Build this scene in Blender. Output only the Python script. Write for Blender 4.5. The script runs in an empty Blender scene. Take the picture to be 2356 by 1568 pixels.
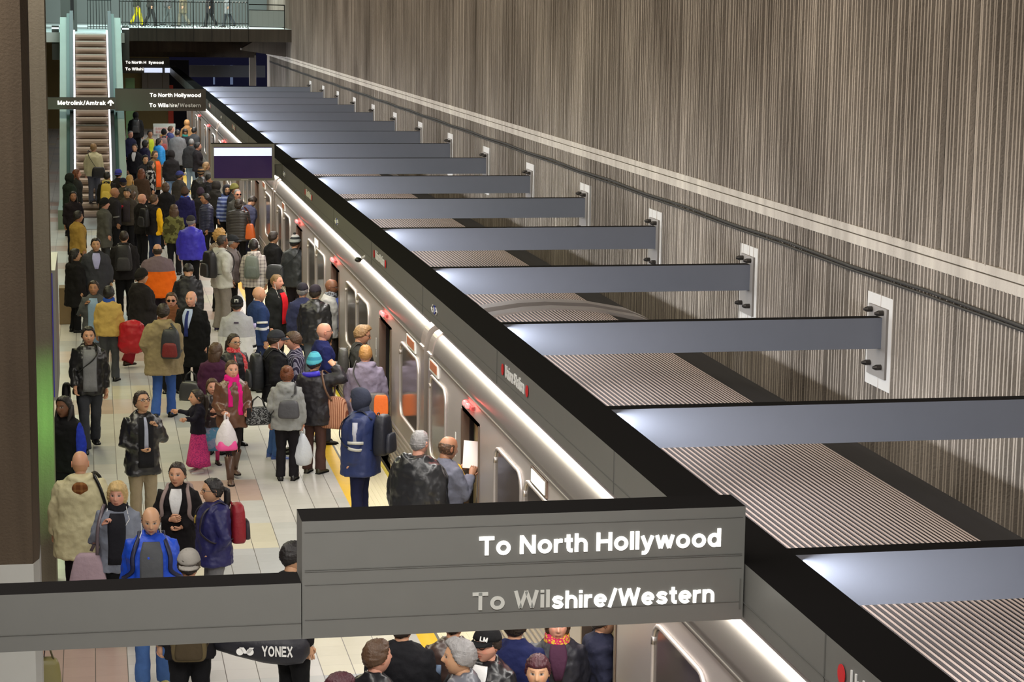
import bpy, math, random
import numpy as np
from mathutils import Vector, Matrix
random.seed(7); rng = np.random.default_rng(7)
SC = bpy.context.scene
COL = SC.collection
D = bpy.data

# ------------------------------------------------------------------ camera
FX, CW, CH, CAMZ = 4900.0, 2356, 1568, 6.5
FW = np.array([0.19157395, 0.96892954, -0.1564448])
RT = np.array([0.98131039, -0.19203956, 0.01227719])
UP = np.array([0.01814786, 0.1558729, 0.9876104])
cam = D.cameras.new('camera'); cam.sensor_width = 36; cam.sensor_fit = 'HORIZONTAL'
cam.lens = FX / CW * 36; cam.clip_end = 400
co = D.objects.new('camera', cam); COL.objects.link(co)
co.matrix_world = Matrix([[RT[0], UP[0], -FW[0], 0], [RT[1], UP[1], -FW[1], 0], [RT[2], UP[2], -FW[2], CAMZ], [0, 0, 0, 1]])
SC.camera = co

def ray(x, y): return FW + RT * (x - CW / 2) / FX - UP * (y - CH / 2) / FX
def at_z(x, y, z):
    d = ray(x, y); t = (z - CAMZ) / d[2]; return np.array([d[0] * t, d[1] * t, z])

# ------------------------------------------------------------------ world, exposure, large lights
SC.view_settings.view_transform = 'Standard'; SC.view_settings.look = 'None'
SC.view_settings.exposure = 0.0; SC.view_settings.gamma = 1.0; SC.view_settings.use_curve_mapping = False
SC.cycles.max_bounces = 5; SC.cycles.diffuse_bounces = 2; SC.cycles.glossy_bounces = 3
SC.cycles.transmission_bounces = 3; SC.cycles.transparent_max_bounces = 6
SC.cycles.caustics_reflective = False; SC.cycles.caustics_refractive = False
w = D.worlds.new('world'); SC.world = w; w.use_nodes = True
w.node_tree.nodes['Background'].inputs[0].default_value = (1.0, 0.93, 0.86, 1)
w.node_tree.nodes['Background'].inputs[1].default_value = 0.10

def area(name, loc, target, sx, sy, energy, col=(1, 1, 1), spread=180):
    l = D.lights.new(name, 'AREA'); l.shape = 'RECTANGLE'; l.size = sx; l.size_y = sy
    l.energy = energy; l.color = col; l.spread = math.radians(spread)
    o = D.objects.new(name, l); COL.objects.link(o); o.location = loc
    d = Vector(target) - Vector(loc)
    o.rotation_euler = d.to_track_quat('-Z', 'Y').to_euler(); return o
def down_strip(name, x, z, y0, y1, wid, energy, col, dirx=0.0, dirz=-1.0, spread=180):
    # a long fluorescent row or added fill strip along the track
    l = D.lights.new(name, 'AREA'); l.shape = 'RECTANGLE'; l.size = wid; l.size_y = y1 - y0
    l.energy = energy; l.color = col; l.spread = math.radians(spread)
    o = D.objects.new(name, l); COL.objects.link(o)
    zax = -Vector((dirx, 0, dirz)).normalized(); yax = Vector((0, 1, 0)); xax = yax.cross(zax)
    o.matrix_world = Matrix([[xax[0], yax[0], zax[0], x], [xax[1], yax[1], zax[1], (y0 + y1) / 2], [xax[2], yax[2], zax[2], z], [0, 0, 0, 1]])
    return o

# fluorescent rows in the underside and on the track side of the sign canopy
down_strip('light_canopy_under', 3.83, 2.985, 4, 104, 0.30, 1600, (1.0, 0.96, 0.90))
down_strip('light_canopy_track', 4.05, 3.24, 6, 104, 0.10, 2000, (0.86, 0.91, 1.0), 0.98, -0.20, 100)
# hall luminaires high above platform and tracks, with added fill lights among them
down_strip('light_hall_wall', 1.6, 8.9, 4, 98, 1.0, 2200, (1.0, 0.91, 0.80), 0.92, -0.38, 92)
down_strip('light_hall_platform', -1.9, 7.5, 23, 60, 0.8, 1150, (1.0, 0.93, 0.60), 0.10, -0.99)
down_strip('light_near_fill', -1.3, 8.2, 8, 27, 0.8, 900, (1.0, 0.94, 0.86), 0.12, -0.99)  # added unseen strip that brightens the near platform
area('light_platform_fill', (-1.6, 32, 6.6), (-.2, 32, 0), 1.0, 9, 130, (0.90, 1.0, 0.45))  # added unseen lamp, tints the left floor yellow-green
area('light_escalator_fill', (0, 65.5, 9.3), (0, 69.0, 2.4), 2.4, 1.2, 420, (1.0, 0.93, 0.82))  # added unseen lamp to brighten the escalator steps
area('light_sign_fill', (0.8, 4.5, 9.5), (1.5, 14, 2.5), 4, 2, 125, (1.0, 0.96, 0.90), 64)  # unseen fill, spread narrowed to brighten only the sign faces
area('light_mezzanine_far', (3.2, 92.5, 9.0), (3.2, 94, 5.3), 9, 6, 900, (0.82, 1.0, 0.98))
area('light_escalator_top', (0.0, 78, 9.2), (0, 78, 5.3), 3, 12, 520, (0.72, 1.0, 0.98))

# ------------------------------------------------------------------ materials
def srgb(r, g, b):
    return tuple((v / 12.92 if v <= 0.04045 else ((v + 0.055) / 1.055) ** 2.4) for v in (r / 255, g / 255, b / 255)) + (1,)
MATS = {}
def mat(name, col, rough=0.6, metal=0.0, noise=0.0, nscale=8.0, bump=0.0, bscale=60.0, emit=None, estr=1.0, spec=0.5, stretch=None, coat=0.0, alpha=None):
    if name in MATS: return MATS[name]
    m = D.materials.new(name); m.use_nodes = True; nt = m.node_tree; N = nt.nodes; L = nt.links
    b = N['Principled BSDF']; col = srgb(*col) if len(col) == 3 else col
    b.inputs['Base Color'].default_value = col; b.inputs['Roughness'].default_value = rough
    b.inputs['Metallic'].default_value = metal; b.inputs['Specular IOR Level'].default_value = spec
    if coat: b.inputs['Coat Weight'].default_value = coat
    if noise or bump:
        tc = N.new('ShaderNodeTexCoord'); mp = N.new('ShaderNodeMapping'); L.new(tc.outputs['Object'], mp.inputs[0])
        if stretch: mp.inputs['Scale'].default_value = stretch
    if noise:
        n = N.new('ShaderNodeTexNoise'); n.inputs['Scale'].default_value = nscale; n.inputs['Detail'].default_value = 5
        L.new(mp.outputs[0], n.inputs[0])
        mx = N.new('ShaderNodeMix'); mx.data_type = 'RGBA'
        mx.inputs[6].default_value = tuple(c * (1 - noise) for c in col[:3]) + (1,)
        mx.inputs[7].default_value = tuple(min(1, c * (1 + noise)) for c in col[:3]) + (1,)
        L.new(n.outputs[0], mx.inputs[0]); L.new(mx.outputs[2], b.inputs['Base Color'])
    if bump:
        n2 = N.new('ShaderNodeTexNoise'); n2.inputs['Scale'].default_value = bscale; n2.inputs['Detail'].default_value = 4
        L.new(mp.outputs[0], n2.inputs[0])
        bp = N.new('ShaderNodeBump'); bp.inputs['Strength'].default_value = bump; bp.inputs['Distance'].default_value = 0.02
        L.new(n2.outputs[0], bp.inputs['Height']); L.new(bp.outputs[0], b.inputs['Normal'])
    if emit is not None:
        b.inputs['Emission Color'].default_value = srgb(*emit); b.inputs['Emission Strength'].default_value = estr
    MATS[name] = m; return m

# ------------------------------------------------------------------ mesh helper
class MB:
    def __init__(s): s.v = []; s.f = []; s.m = []; s.c = []
    def n(s): return len(s.v)
    def add(s, vs, fs, mi=0, col=None):
        k = len(s.v); s.v += [tuple(map(float, p)) for p in vs]
        s.f += [tuple(i + k for i in f) for f in fs]; s.m += [mi] * len(fs)
        if col is not None: s.c += [col] * len(vs) if not isinstance(col, list) else col
        return s
    def box(s, x0, x1, y0, y1, z0, z1, mi=0, top=None):
        vs = [(x0, y0, z0), (x1, y0, z0), (x1, y1, z0), (x0, y1, z0), (x0, y0, z1), (x1, y0, z1), (x1, y1, z1), (x0, y1, z1)]
        fs = [(0, 3, 2, 1), (4, 5, 6, 7), (0, 1, 5, 4), (1, 2, 6, 5), (2, 3, 7, 6), (3, 0, 4, 7)]
        k = len(s.f); s.add(vs, fs, mi)
        if top is not None: s.m[k + 1] = top
        return s
    def extrude_y(s, prof, y0, y1, mi=0, closed=False, cap=False, flip=False):
        # profile of (x, z) points swept along y
        n = len(prof); vs = [(x, y0, z) for x, z in prof] + [(x, y1, z) for x, z in prof]
        fs = []
        for i in range(n if closed else n - 1):
            j = (i + 1) % n; fs.append((i, j, n + j, n + i) if flip else (i, n + i, n + j, j))
        if cap: fs += [tuple(range(n)), tuple(range(2 * n - 1, n - 1, -1))]
        return s.add(vs, fs, mi)
    def loft(s, rings, mi=0, cap=True, col=None):
        n = len(rings[0]); vs = [p for r in rings for p in r]; fs = []
        for a in range(len(rings) - 1):
            for i in range(n):
                j = (i + 1) % n; fs.append((a * n + i, a * n + j, (a + 1) * n + j, (a + 1) * n + i))
        if cap: fs += [tuple(range(n - 1, -1, -1)), tuple(range((len(rings) - 1) * n, len(rings) * n))]
        return s.add(vs, fs, mi, col)
    def tube(s, pts, rad, n=8, mi=0, flat=1.0, ref=None, col=None):
        pts = [np.array(p, float) for p in pts]; k = len(pts)
        if not hasattr(rad, '__len__'): rad = [rad] * k
        ts = []
        for i in range(k):
            t = pts[min(i + 1, k - 1)] - pts[max(i - 1, 0)]; ts.append(t / (np.linalg.norm(t) + 1e-9))
        a = np.array(ref if ref is not None else ((0, 0, 1) if abs(ts[0][2]) < .9 else (0, 1, 0)), float)
        rings = []
        for i in range(k):
            a = a - ts[i] * (a @ ts[i]); a /= np.linalg.norm(a) + 1e-9; b = np.cross(ts[i], a)
            r = rad[i]; rx, ry = (r if hasattr(r, '__len__') else (r, r * flat))
            rings.append([pts[i] + a * ry * math.sin(2 * math.pi * q / n) + b * rx * math.cos(2 * math.pi * q / n) for q in range(n)])
        return s.loft(rings, mi, True, col)
    def ball(s, c, r, n=10, mi=0, col=None):
        r = r if hasattr(r, '__len__') else (r, r, r); m = max(4, n // 2 + 1)
        rings = [[(c[0] + r[0] * math.sin(math.pi * i / m) * math.cos(2 * math.pi * j / n), c[1] + r[1] * math.sin(math.pi * i / m) * math.sin(2 * math.pi * j / n), c[2] - r[2] * math.cos(math.pi * i / m)) for j in range(n)] for i in range(1, m)]
        return s.loft(rings, mi, True, col)
    def mesh(s, name, mats, smooth=False):
        me = D.meshes.new(name); me.from_pydata(s.v, [], s.f)
        for m in (mats if isinstance(mats, (list, tuple)) else [mats]): me.materials.append(m)
        if any(s.m): me.polygons.foreach_set('material_index', s.m)
        if smooth: me.polygons.foreach_set('use_smooth', [True] * len(s.f))
        if s.c and len(s.c) == len(s.v):
            at = me.color_attributes.new('Col', 'FLOAT_COLOR', 'POINT')
            at.data.foreach_set('color', np.array([tuple(c[:3]) + (1.0,) for c in s.c], dtype=np.float32).ravel())
        me.update(); return me
    def build(s, name, mats, parent=None, smooth=False):
        o = D.objects.new(name, s.mesh(name, mats, smooth)); COL.objects.link(o)
        if parent is not None: o.parent = parent
        return o
def tag(o, label, cat, group=None, kind=None):
    o['label'] = label; o['category'] = cat
    if group: o['group'] = group
    if kind: o['kind'] = kind
    return o
def thing(name, loc, label, cat, group=None, rz=0.0):
    o = D.objects.new(name, None); COL.objects.link(o); o.location = loc; o.rotation_euler = (0, 0, rz)
    o.empty_display_size = 0.1
    return tag(o, label, cat, group)
def struct(o): o['kind'] = 'structure'; return o
def shift(mb, dx, dy, dz):
    mb.v = [(x + dx, y + dy, z + dz) for x, y, z in mb.v]; return mb
def autosmooth(o, ang=40):
    o.data.shade_smooth() if hasattr(o.data, 'shade_smooth') else None
    md = o.modifiers.new('edges', 'EDGE_SPLIT'); md.split_angle = math.radians(ang); return o
def bevel(o, w=0.01, seg=2):
    md = o.modifiers.new('bevel', 'BEVEL'); md.width = w; md.segments = seg; md.limit_method = 'ANGLE'; return o

# bold grotesque capitals and small letters drawn as strokes: cap height .72, x height .53
def _arc(cx, cy, rx, ry, a0, a1, n=14): return [(cx + rx * math.cos(math.radians(a0 + (a1 - a0) * i / n)), cy + ry * math.sin(math.radians(a0 + (a1 - a0) * i / n))) for i in range(n + 1)]
_ARCH = lambda x0, x1: [(x0, .28)] + _arc((x0 + x1) / 2, .30, (x1 - x0) / 2, .167, 165, 0, 10) + [(x1, 0)]
_S = [(.44, .385), (.37, .445), (.25, .468), (.13, .445), (.085, .375), (.13, .31), (.25, .275), (.37, .235), (.43, .165), (.385, .09), (.26, .062), (.13, .085), (.06, .155)]
GLYPH = {
 'T': (.58, [[(0, .655), (.58, .655)], [(.29, 0), (.29, .72)]]), 'o': (.56, [_arc(.28, .265, .205, .205, 0, 360, 24)]), 'N': (.62, [[(.075, 0), (.075, .72)], [(.545, 0), (.545, .72)], [(.09, .68), (.53, .04)]]),
 'r': (.34, [[(.07, 0), (.07, .53)], [(.07, .28), (.095, .39), (.16, .445), (.24, .462), (.33, .46)]]), 't': (.32, [[(.15, .69), (.15, .17), (.165, .10), (.21, .067), (.31, .062)], [(0, .472), (.31, .472)]]),
 'h': (.50, [[(.07, 0), (.07, .72)], _ARCH(.07, .43)]), 'H': (.62, [[(.075, 0), (.075, .72)], [(.545, 0), (.545, .72)], [(.07, .375), (.55, .375)]]), 'l': (.14, [[(.07, 0), (.07, .72)]]), 'i': (.14, [[(.07, 0), (.07, .53)], [(.07, .61), (.07, .72)]]),
 'y': (.50, [[(.05, .53), (.25, .03)], [(.45, .53), (.235, -.06), (.19, -.12), (.13, -.145), (.04, -.14)]]), 'w': (.74, [[(.055, .53), (.20, .02)], [(.20, .02), (.37, .51)], [(.37, .51), (.54, .02)], [(.54, .02), (.685, .53)]]),
 'd': (.52, [_arc(.26, .265, .19, .205, 0, 360, 24), [(.45, 0), (.45, .72)]]), 'W': (.92, [[(.06, .72), (.24, .02)], [(.24, .02), (.46, .70)], [(.46, .70), (.68, .02)], [(.68, .02), (.86, .72)]]),
 's': (.50, [_S]), 'S': (.62, [[(x * 1.22, y * 1.37) for x, y in _S]]), 'e': (.54, [_arc(.27, .265, .205, .205, 0, 318, 20), [(.07, .262), (.50, .262)]]), '/': (.34, [[(.04, -.03), (.30, .74)]]),
 'n': (.50, [[(.07, 0), (.07, .53)], _ARCH(.07, .43)]), 'm': (.78, [[(.07, 0), (.07, .53)], _ARCH(.07, .39), _ARCH(.39, .71)]), 'a': (.52, [[(.085, .375), (.13, .44), (.25, .468), (.37, .44), (.405, .35), (.405, .10), (.45, 0)], [(.40, .29), (.25, .27), (.12, .235), (.08, .16), (.12, .085), (.22, .06), (.33, .095), (.40, .18)]]),
 'U': (.62, [[(.075, .72), (.075, .28)] + _arc(.31, .28, .235, .215, 180, 360, 12) + [(.545, .72)]]), 'M': (.74, [[(.075, 0), (.075, .72)], [(.665, 0), (.665, .72)], [(.10, .70), (.37, .04)], [(.64, .70), (.37, .04)]]), 'k': (.50, [[(.07, 0), (.07, .72)], [(.08, .19), (.41, .53)], [(.20, .30), (.44, 0)]]),
 'A': (.66, [[(.06, 0), (.33, .70)], [(.33, .70), (.60, 0)], [(.15, .22), (.51, .22)]]), 'Y': (.62, [[(.05, .72), (.31, .30)], [(.57, .72), (.31, .30)], [(.31, .34), (.31, 0)]]), 'O': (.70, [_arc(.35, .36, .27, .295, 0, 360, 26)]), 'E': (.54, [[(.075, 0), (.075, .72)], [(.07, .655), (.53, .655)], [(.07, .37), (.49, .37)], [(.07, .065), (.54, .065)]]),
 'X': (.62, [[(.06, 0), (.56, .72)], [(.06, .72), (.56, 0)]]), 'D': (.62, [[(.075, 0), (.075, .72)], [(.07, .655), (.28, .655)] + _arc(.28, .36, .26, .295, 80, -80, 12) + [(.28, .065), (.07, .065)]]), 'G': (.68, [_arc(.35, .36, .27, .295, 45, 340, 20), [(.38, .33), (.63, .33)], [(.60, .36), (.60, 0)]]),
 'R': (.62, [[(.075, 0), (.075, .72)], [(.07, .655), (.36, .655)] + _arc(.37, .50, .15, .155, 85, -85, 10) + [(.07, .345)], [(.36, .34), (.55, 0)]]), 'L': (.52, [[(.075, 0), (.075, .72)], [(.07, .065), (.52, .065)]]), 'C': (.64, [_arc(.34, .36, .265, .295, 48, 312, 18)]), 'I': (.15, [[(.075, 0), (.075, .72)]]), 'K': (.64, [[(.075, 0), (.075, .72)], [(.08, .26), (.52, .72)], [(.22, .40), (.57, 0)]]), ' ': (.20, [])}
def letters(txt, name, parent, loc, size, m, rot=(math.pi / 2, 0, 0), sx=1.0, bold=0.02, ext=0.004, fit=None):
    th = .115 + bold; x = 0.; mb = MB()
    for ch in txt:
        w_, st = GLYPH[ch]
        for p in st:
            p = np.array(p) * size; n = len(p); cl = n > 3 and np.linalg.norm(p[0] - p[-1]) < 1e-6; L_, R_ = [], []
            for i in range(n):
                a = p[i - 1] if i > 0 else (p[-2] if cl else p[0]); b = p[i + 1] if i < n - 1 else (p[1] if cl else p[-1]); t = (b - a) / (np.linalg.norm(b - a) + 1e-9); nn = np.array([-t[1], t[0]]) * th * size / 2
                L_.append(p[i] + nn); R_.append(p[i] - nn)
            vs = [(q[0] + x, q[1], ext) for q in L_] + [(q[0] + x, q[1], ext) for q in R_] + [(q[0] + x, q[1], -ext) for q in L_] + [(q[0] + x, q[1], -ext) for q in R_]; fs = []
            for i in range(n - 1): fs += [(i, n + i, n + i + 1, i + 1), (i, i + 1, 2 * n + i + 1, 2 * n + i), (n + i + 1, n + i, 3 * n + i, 3 * n + i + 1)]
            if not cl: fs += [(0, 2 * n, 3 * n, n), (n - 1, 2 * n - 1, 4 * n - 1, 3 * n - 1)]
            mb.add(vs, fs)
        x += (w_ + .075) * size
    if fit: sx = fit / (x - .075 * size)
    o = mb.build(name, m, parent); o.location = loc; o.rotation_euler = rot; o.scale = (sx, 1, 1); return o
# ------------------------------------------------------------------ surface materials
def tile_mat():
    m = D.materials.new('platform_tile'); m.use_nodes = True; nt = m.node_tree; N = nt.nodes; L = nt.links; b = N['Principled BSDF']
    tc = N.new('ShaderNodeTexCoord'); T = 0.3125
    # every tile has a tone of its own; the paler, pinker, greyer and yellower fields are 3 x 3 tiles or longer
    sep = N.new('ShaderNodeSeparateXYZ'); L.new(tc.outputs['Object'], sep.inputs[0])
    def cell(sx, sy, ox, oy):
        fx = N.new('ShaderNodeMath'); fx.operation = 'MULTIPLY_ADD'; L.new(sep.outputs[0], fx.inputs[0]); fx.inputs[1].default_value = 1 / (T * sx); fx.inputs[2].default_value = ox - .2475 / (T * sx)
        fy = N.new('ShaderNodeMath'); fy.operation = 'MULTIPLY_ADD'; L.new(sep.outputs[1], fy.inputs[0]); fy.inputs[1].default_value = 1 / (T * sy); fy.inputs[2].default_value = oy
        gx = N.new('ShaderNodeMath'); gx.operation = 'FLOOR'; L.new(fx.outputs[0], gx.inputs[0])
        gy = N.new('ShaderNodeMath'); gy.operation = 'FLOOR'; L.new(fy.outputs[0], gy.inputs[0])
        cb = N.new('ShaderNodeCombineXYZ'); L.new(gx.outputs[0], cb.inputs[0]); L.new(gy.outputs[0], cb.inputs[1])
        wn = N.new('ShaderNodeTexWhiteNoise'); wn.noise_dimensions = '2D'; L.new(cb.outputs[0], wn.inputs[0]); return wn.outputs[0]
    big = cell(3, 4, 0, 0); small = cell(1, 1, 0, 0)
    rp = N.new('ShaderNodeValToRGB'); rp.color_ramp.interpolation = 'CONSTANT'
    cols = [(0.0, (200, 197, 193)), (0.50, (192, 192, 190)), (0.66, (202, 186, 178)), (0.76, (178, 180, 182)), (0.85, (206, 200, 180)), (0.93, (184, 160, 148))]
    e = rp.color_ramp.elements; e[0].color = srgb(*cols[0][1]); e[1].position = cols[1][0]; e[1].color = srgb(*cols[1][1])
    for p, c in cols[2:]: q = e.new(p); q.color = srgb(*c)
    L.new(big, rp.inputs[0])
    mr = N.new('ShaderNodeMapRange'); mr.inputs[3].default_value = 0.93; mr.inputs[4].default_value = 1.05; L.new(small, mr.inputs[0])
    hv = N.new('ShaderNodeHueSaturation'); L.new(rp.outputs[0], hv.inputs['Color']); L.new(mr.outputs[0], hv.inputs['Value'])
    def joint(o, ph, wd, k):
        q = [N.new('ShaderNodeMath') for _ in range(6)]
        for n_, op in zip(q, ('MULTIPLY_ADD', 'FRACT', 'SUBTRACT', 'ABSOLUTE', 'GREATER_THAN', 'MULTIPLY')): n_.operation = op
        L.new(o, q[0].inputs[0]); q[0].inputs[1].default_value = 1 / T; q[0].inputs[2].default_value = ph
        for i in range(5): L.new(q[i].outputs[0], q[i + 1].inputs[0])
        q[2].inputs[1].default_value = .5; q[4].inputs[1].default_value = .5 - wd / T; q[5].inputs[1].default_value = k; return q[5].outputs[0]
    jm = N.new('ShaderNodeMath'); jm.operation = 'MAXIMUM'; L.new(joint(sep.outputs[0], -.2475 / T, .0042, .9), jm.inputs[0]); L.new(joint(sep.outputs[1], 0, .004, .16), jm.inputs[1])
    mx = N.new('ShaderNodeMix'); mx.data_type = 'RGBA'; L.new(jm.outputs[0], mx.inputs[0]); L.new(hv.outputs[0], mx.inputs[6]); mx.inputs[7].default_value = srgb(96, 90, 84)
    L.new(mx.outputs[2], b.inputs['Base Color']); b.inputs['Roughness'].default_value = 0.33; b.inputs['Specular IOR Level'].default_value = 0.45
    n = N.new('ShaderNodeTexNoise'); n.inputs['Scale'].default_value = 9; L.new(tc.outputs['Object'], n.inputs[0])
    r2 = N.new('ShaderNodeMapRange'); r2.inputs[3].default_value = 0.26; r2.inputs[4].default_value = 0.46; L.new(n.outputs[0], r2.inputs[0]); L.new(r2.outputs[0], b.inputs['Roughness'])
    return m
def concrete_mat(name, col, dark):
    m = D.materials.new(name); m.use_nodes = True; nt = m.node_tree; N = nt.nodes; L = nt.links; b = N['Principled BSDF']
    tc = N.new('ShaderNodeTexCoord')
    def nz(scale, det, st):
        mp = N.new('ShaderNodeMapping'); mp.inputs['Scale'].default_value = st; L.new(tc.outputs['Object'], mp.inputs[0])
        n = N.new('ShaderNodeTexNoise'); n.inputs['Scale'].default_value = scale; n.inputs['Detail'].default_value = det; L.new(mp.outputs[0], n.inputs[0]); return n.outputs[0]
    a = nz(0.55, 4, (1, 1, 0.5)); s = nz(6, 3, (1, 1, 0.06)); g = nz(45, 3, (1, 1, 1))
    r1 = N.new('ShaderNodeValToRGB'); r1.color_ramp.elements[0].color = srgb(*dark); r1.color_ramp.elements[1].color = srgb(*col)
    r1.color_ramp.elements[0].position = 0.3; r1.color_ramp.elements[1].position = 0.7; L.new(a, r1.inputs[0])
    mx = N.new('ShaderNodeMix'); mx.data_type = 'RGBA'; mx.blend_type = 'MULTIPLY'; mx.inputs[0].default_value = 0.8
    r2 = N.new('ShaderNodeMapRange'); r2.inputs[1].default_value = 0.25; r2.inputs[2].default_value = 0.75; r2.inputs[3].default_value = 0.62; r2.inputs[4].default_value = 1.1; L.new(s, r2.inputs[0])
    L.new(r1.outputs[0], mx.inputs[6]); L.new(r2.outputs[0], mx.inputs[7])
    L.new(mx.outputs[2], b.inputs['Base Color']); b.inputs['Roughness'].default_value = 0.85; b.inputs['Specular IOR Level'].default_value = 0.2
    bp = N.new('ShaderNodeBump'); bp.inputs['Strength'].default_value = 0.6; bp.inputs['Distance'].default_value = 0.01; L.new(g, bp.inputs['Height']); L.new(bp.outputs[0], b.inputs['Normal'])
    return m
TILE = tile_mat()
CONC = concrete_mat('ribbed_concrete', (158, 148, 136), (112, 103, 93))
CONC2 = concrete_mat('smooth_concrete', (150, 142, 130), (120, 110, 100))
COLM = concrete_mat('column_cladding', (92, 80, 66), (74, 63, 52))
GREYPANEL = mat('canopy_grey_panel', (113, 113, 110), 0.42, 0.0, 0.05, 6)
BLACK = mat('canopy_black_top', (16, 14, 14), 0.9, spec=0.1)
BEAMG = mat('beam_grey_paint', (114, 117, 126), 0.5, 0.0, 0.04, 5)
STEEL = mat('stainless_side', (196, 188, 184), 0.38, 0.6, 0.06, 3, 0.03, 220, stretch=(1, .02, 1))
STEELROOF = mat('stainless_roof', (152, 146, 142), 0.42, 0.9, 0.05, 3, 0.02, 200, stretch=(1, .02, 1))
ROOFRIB = mat('roof_ribs', (184, 164, 150), 0.38, 0.35)
STEELBROWN = mat('stainless_jamb', (150, 132, 118), 0.35, 0.8)
GLASS = mat('tinted_train_glass', (88, 80, 76), 0.12, 0.0, spec=0.7)
RUBBER = mat('black_rubber', (14, 14, 15), 0.6)
CREAM = mat('cream_interior_panel', (236, 226, 178), 0.5)
WHITE = mat('white_panel', (225, 225, 222), 0.5)
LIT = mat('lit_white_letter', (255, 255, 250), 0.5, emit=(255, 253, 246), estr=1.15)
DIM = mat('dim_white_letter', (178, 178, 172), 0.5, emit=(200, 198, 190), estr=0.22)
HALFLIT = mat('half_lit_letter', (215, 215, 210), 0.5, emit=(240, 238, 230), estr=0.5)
WHITEPRINT = mat('white_print', (240, 240, 238), 0.5)
REDDOT = mat('red_print', (214, 30, 38), 0.5)
BLUEDOT = mat('blue_print', (36, 60, 176), 0.5)
BOLT = mat('bolt_steel', (70, 66, 62), 0.4, 0.7)
PLATEM = mat('bearing_plate', (128, 122, 116), 0.5, 0.3)
PATCH = mat('mortar_patch', (164, 160, 154), 0.8, noise=.05)
REDLAMP = mat('red_door_lamp', (255, 60, 50), 0.4, emit=(255, 50, 50), estr=14)
REDLENS = mat('red_lamp_housing', (150, 60, 58), 0.4, emit=(255, 40, 50), estr=0.12)

# ------------------------------------------------------------------ the setting
WX = 8.1
EDGE = 3.98
f = MB().box(-9, 3.215, -2, 128, -0.3, 0.0); struct(f.build('floor', TILE))
YEL = mat('yellow_strip', (240, 196, 62), 0.45, noise=.12, nscale=7)
TACT = mat('tactile_cream', (236, 226, 196), 0.5)
GREYL = mat('grey_strip', (112, 112, 108), 0.6)
struct(MB().box(3.215, 3.405, 4, 112, -0.3, 0.001).build('floor_yellow_strip', YEL))
struct(MB().box(3.405, 3.435, 4, 112, -0.3, 0.001).build('floor_grey_strip', GREYL))
tb = MB().box(3.435, 3.93, 4, 112, -0.3, 0.0)
for k in range(7): x = 3.475 + k * 0.066; tb.box(x, x + .03, 4, 112, 0, 0.006)
struct(tb.build('floor_tactile_strip', TACT))
struct(MB().box(3.93, EDGE, 4, 112, -0.3, 0.002).build('floor_edge_strip', mat('edge_yellow', (214, 192, 60), 0.5)))
struct(MB().box(EDGE, 12, -2, 128, -1.5, -1.12).build('floor_track_bed', mat('track_bed', (52, 46, 42), .9, noise=.3)))
struct(MB().box(EDGE - .3, EDGE - .05, -2, 112, -1.2, -0.3).build('wall_platform_edge', CONC2))

def rib_wall(z0, z1, y0, y1, pitch=0.0864, depth=0.046):
    mb = MB(); prof = []; y = y0
    while y < y1:
        dd = depth * random.uniform(.75, 1.15) if random.random() > .06 else depth * .35
        j = random.uniform(-.004, .004)
        prof += [(WX, y), (WX, y + .030 + j), (WX - dd, y + .040 + j), (WX - dd * .95, y + .073 + j)]; y += pitch
    n = len(prof); vs = [(x, yy, z0) for x, yy in prof] + [(x, yy, z1) for x, yy in prof]
    return mb.add(vs, [(i, n + i, n + i + 1, i + 1) for i in range(n - 1)] + [tuple(range(n))])
struct(rib_wall(4.17, 10.5, 14, 99).build('wall_right_upper', CONC))
struct(rib_wall(-1.2, 3.985, 14, 99).build('wall_right_lower', CONC))
struct(MB().box(WX, WX + .3, 13, 101, -1.2, 11).build('wall_right', CONC))
led = MB().box(WX - .045, WX + .02, 13, 101, 3.98, 4.085).box(WX - .02, WX + .02, 13, 101, 4.085, 4.10).box(WX - .05, WX + .02, 13, 101, 4.10, 4.18)
struct(led.build('trim_1', PATCH if False else concrete_mat('ledge_concrete', (172, 164, 152), (150, 142, 132))))
cb = MB().tube([(WX - .06, 13 + i * 2.2, 3.745 + (.012 if i % 2 else -.01)) for i in range(40)], .018, 6)
cb.tube([(WX - .065, 13 + i * 2.2, 3.71 + (.0 if i % 2 else -.008)) for i in range(40)], .014, 6)
tag(cb.build('wall_cable', mat('cable_black', (36, 33, 30), .6)), 'long dark cable running along the ribbed wall below the ledge', 'cable')
struct(MB().box(-3, WX + .3, 13, 101, 11, 11.3).build('ceiling', CONC2))

# left column beside the platform, brown cladding over a pale base, chamfered corner
colm = MB()
def colsec(z0, z1, g, mi):
    pts = [(-2.2, 17.0 - g), (-.53 + g, 17.0 - g), (-.485 + g, 17.15), (-.485 + g, 17.6), (-1.2, 17.6), (-2.2, 17.6)]
    n = 6; colm.add([(x, y, z0) for x, y in pts] + [(x, y, z1) for x, y in pts], [(i, (i + 1) % n, n + (i + 1) % n, n + i) for i in range(n)] + [tuple(range(n - 1, -1, -1)), tuple(range(n, 2 * n))], mi)
colsec(2.02, 10.9, 0, 0); colsec(0, 2.02, .004, 1)
struct(colm.build('wall_column', [COLM, mat('column_base_stone', (170, 170, 166), .5, noise=.04)]))
struct(MB().box(-1.6, -.475, 23.3, 24.0, 0, 10.9).build('wall_column_rear', concrete_mat('column_concrete', (136, 128, 112), (112, 104, 90))))
GREEN = area('light_green_sign', (0.35, 21.2, 3.6), (-.52, 23.3, 1.9), .2, .2, 7.0, (0.30, 1.0, 0.20), 34)

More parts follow.
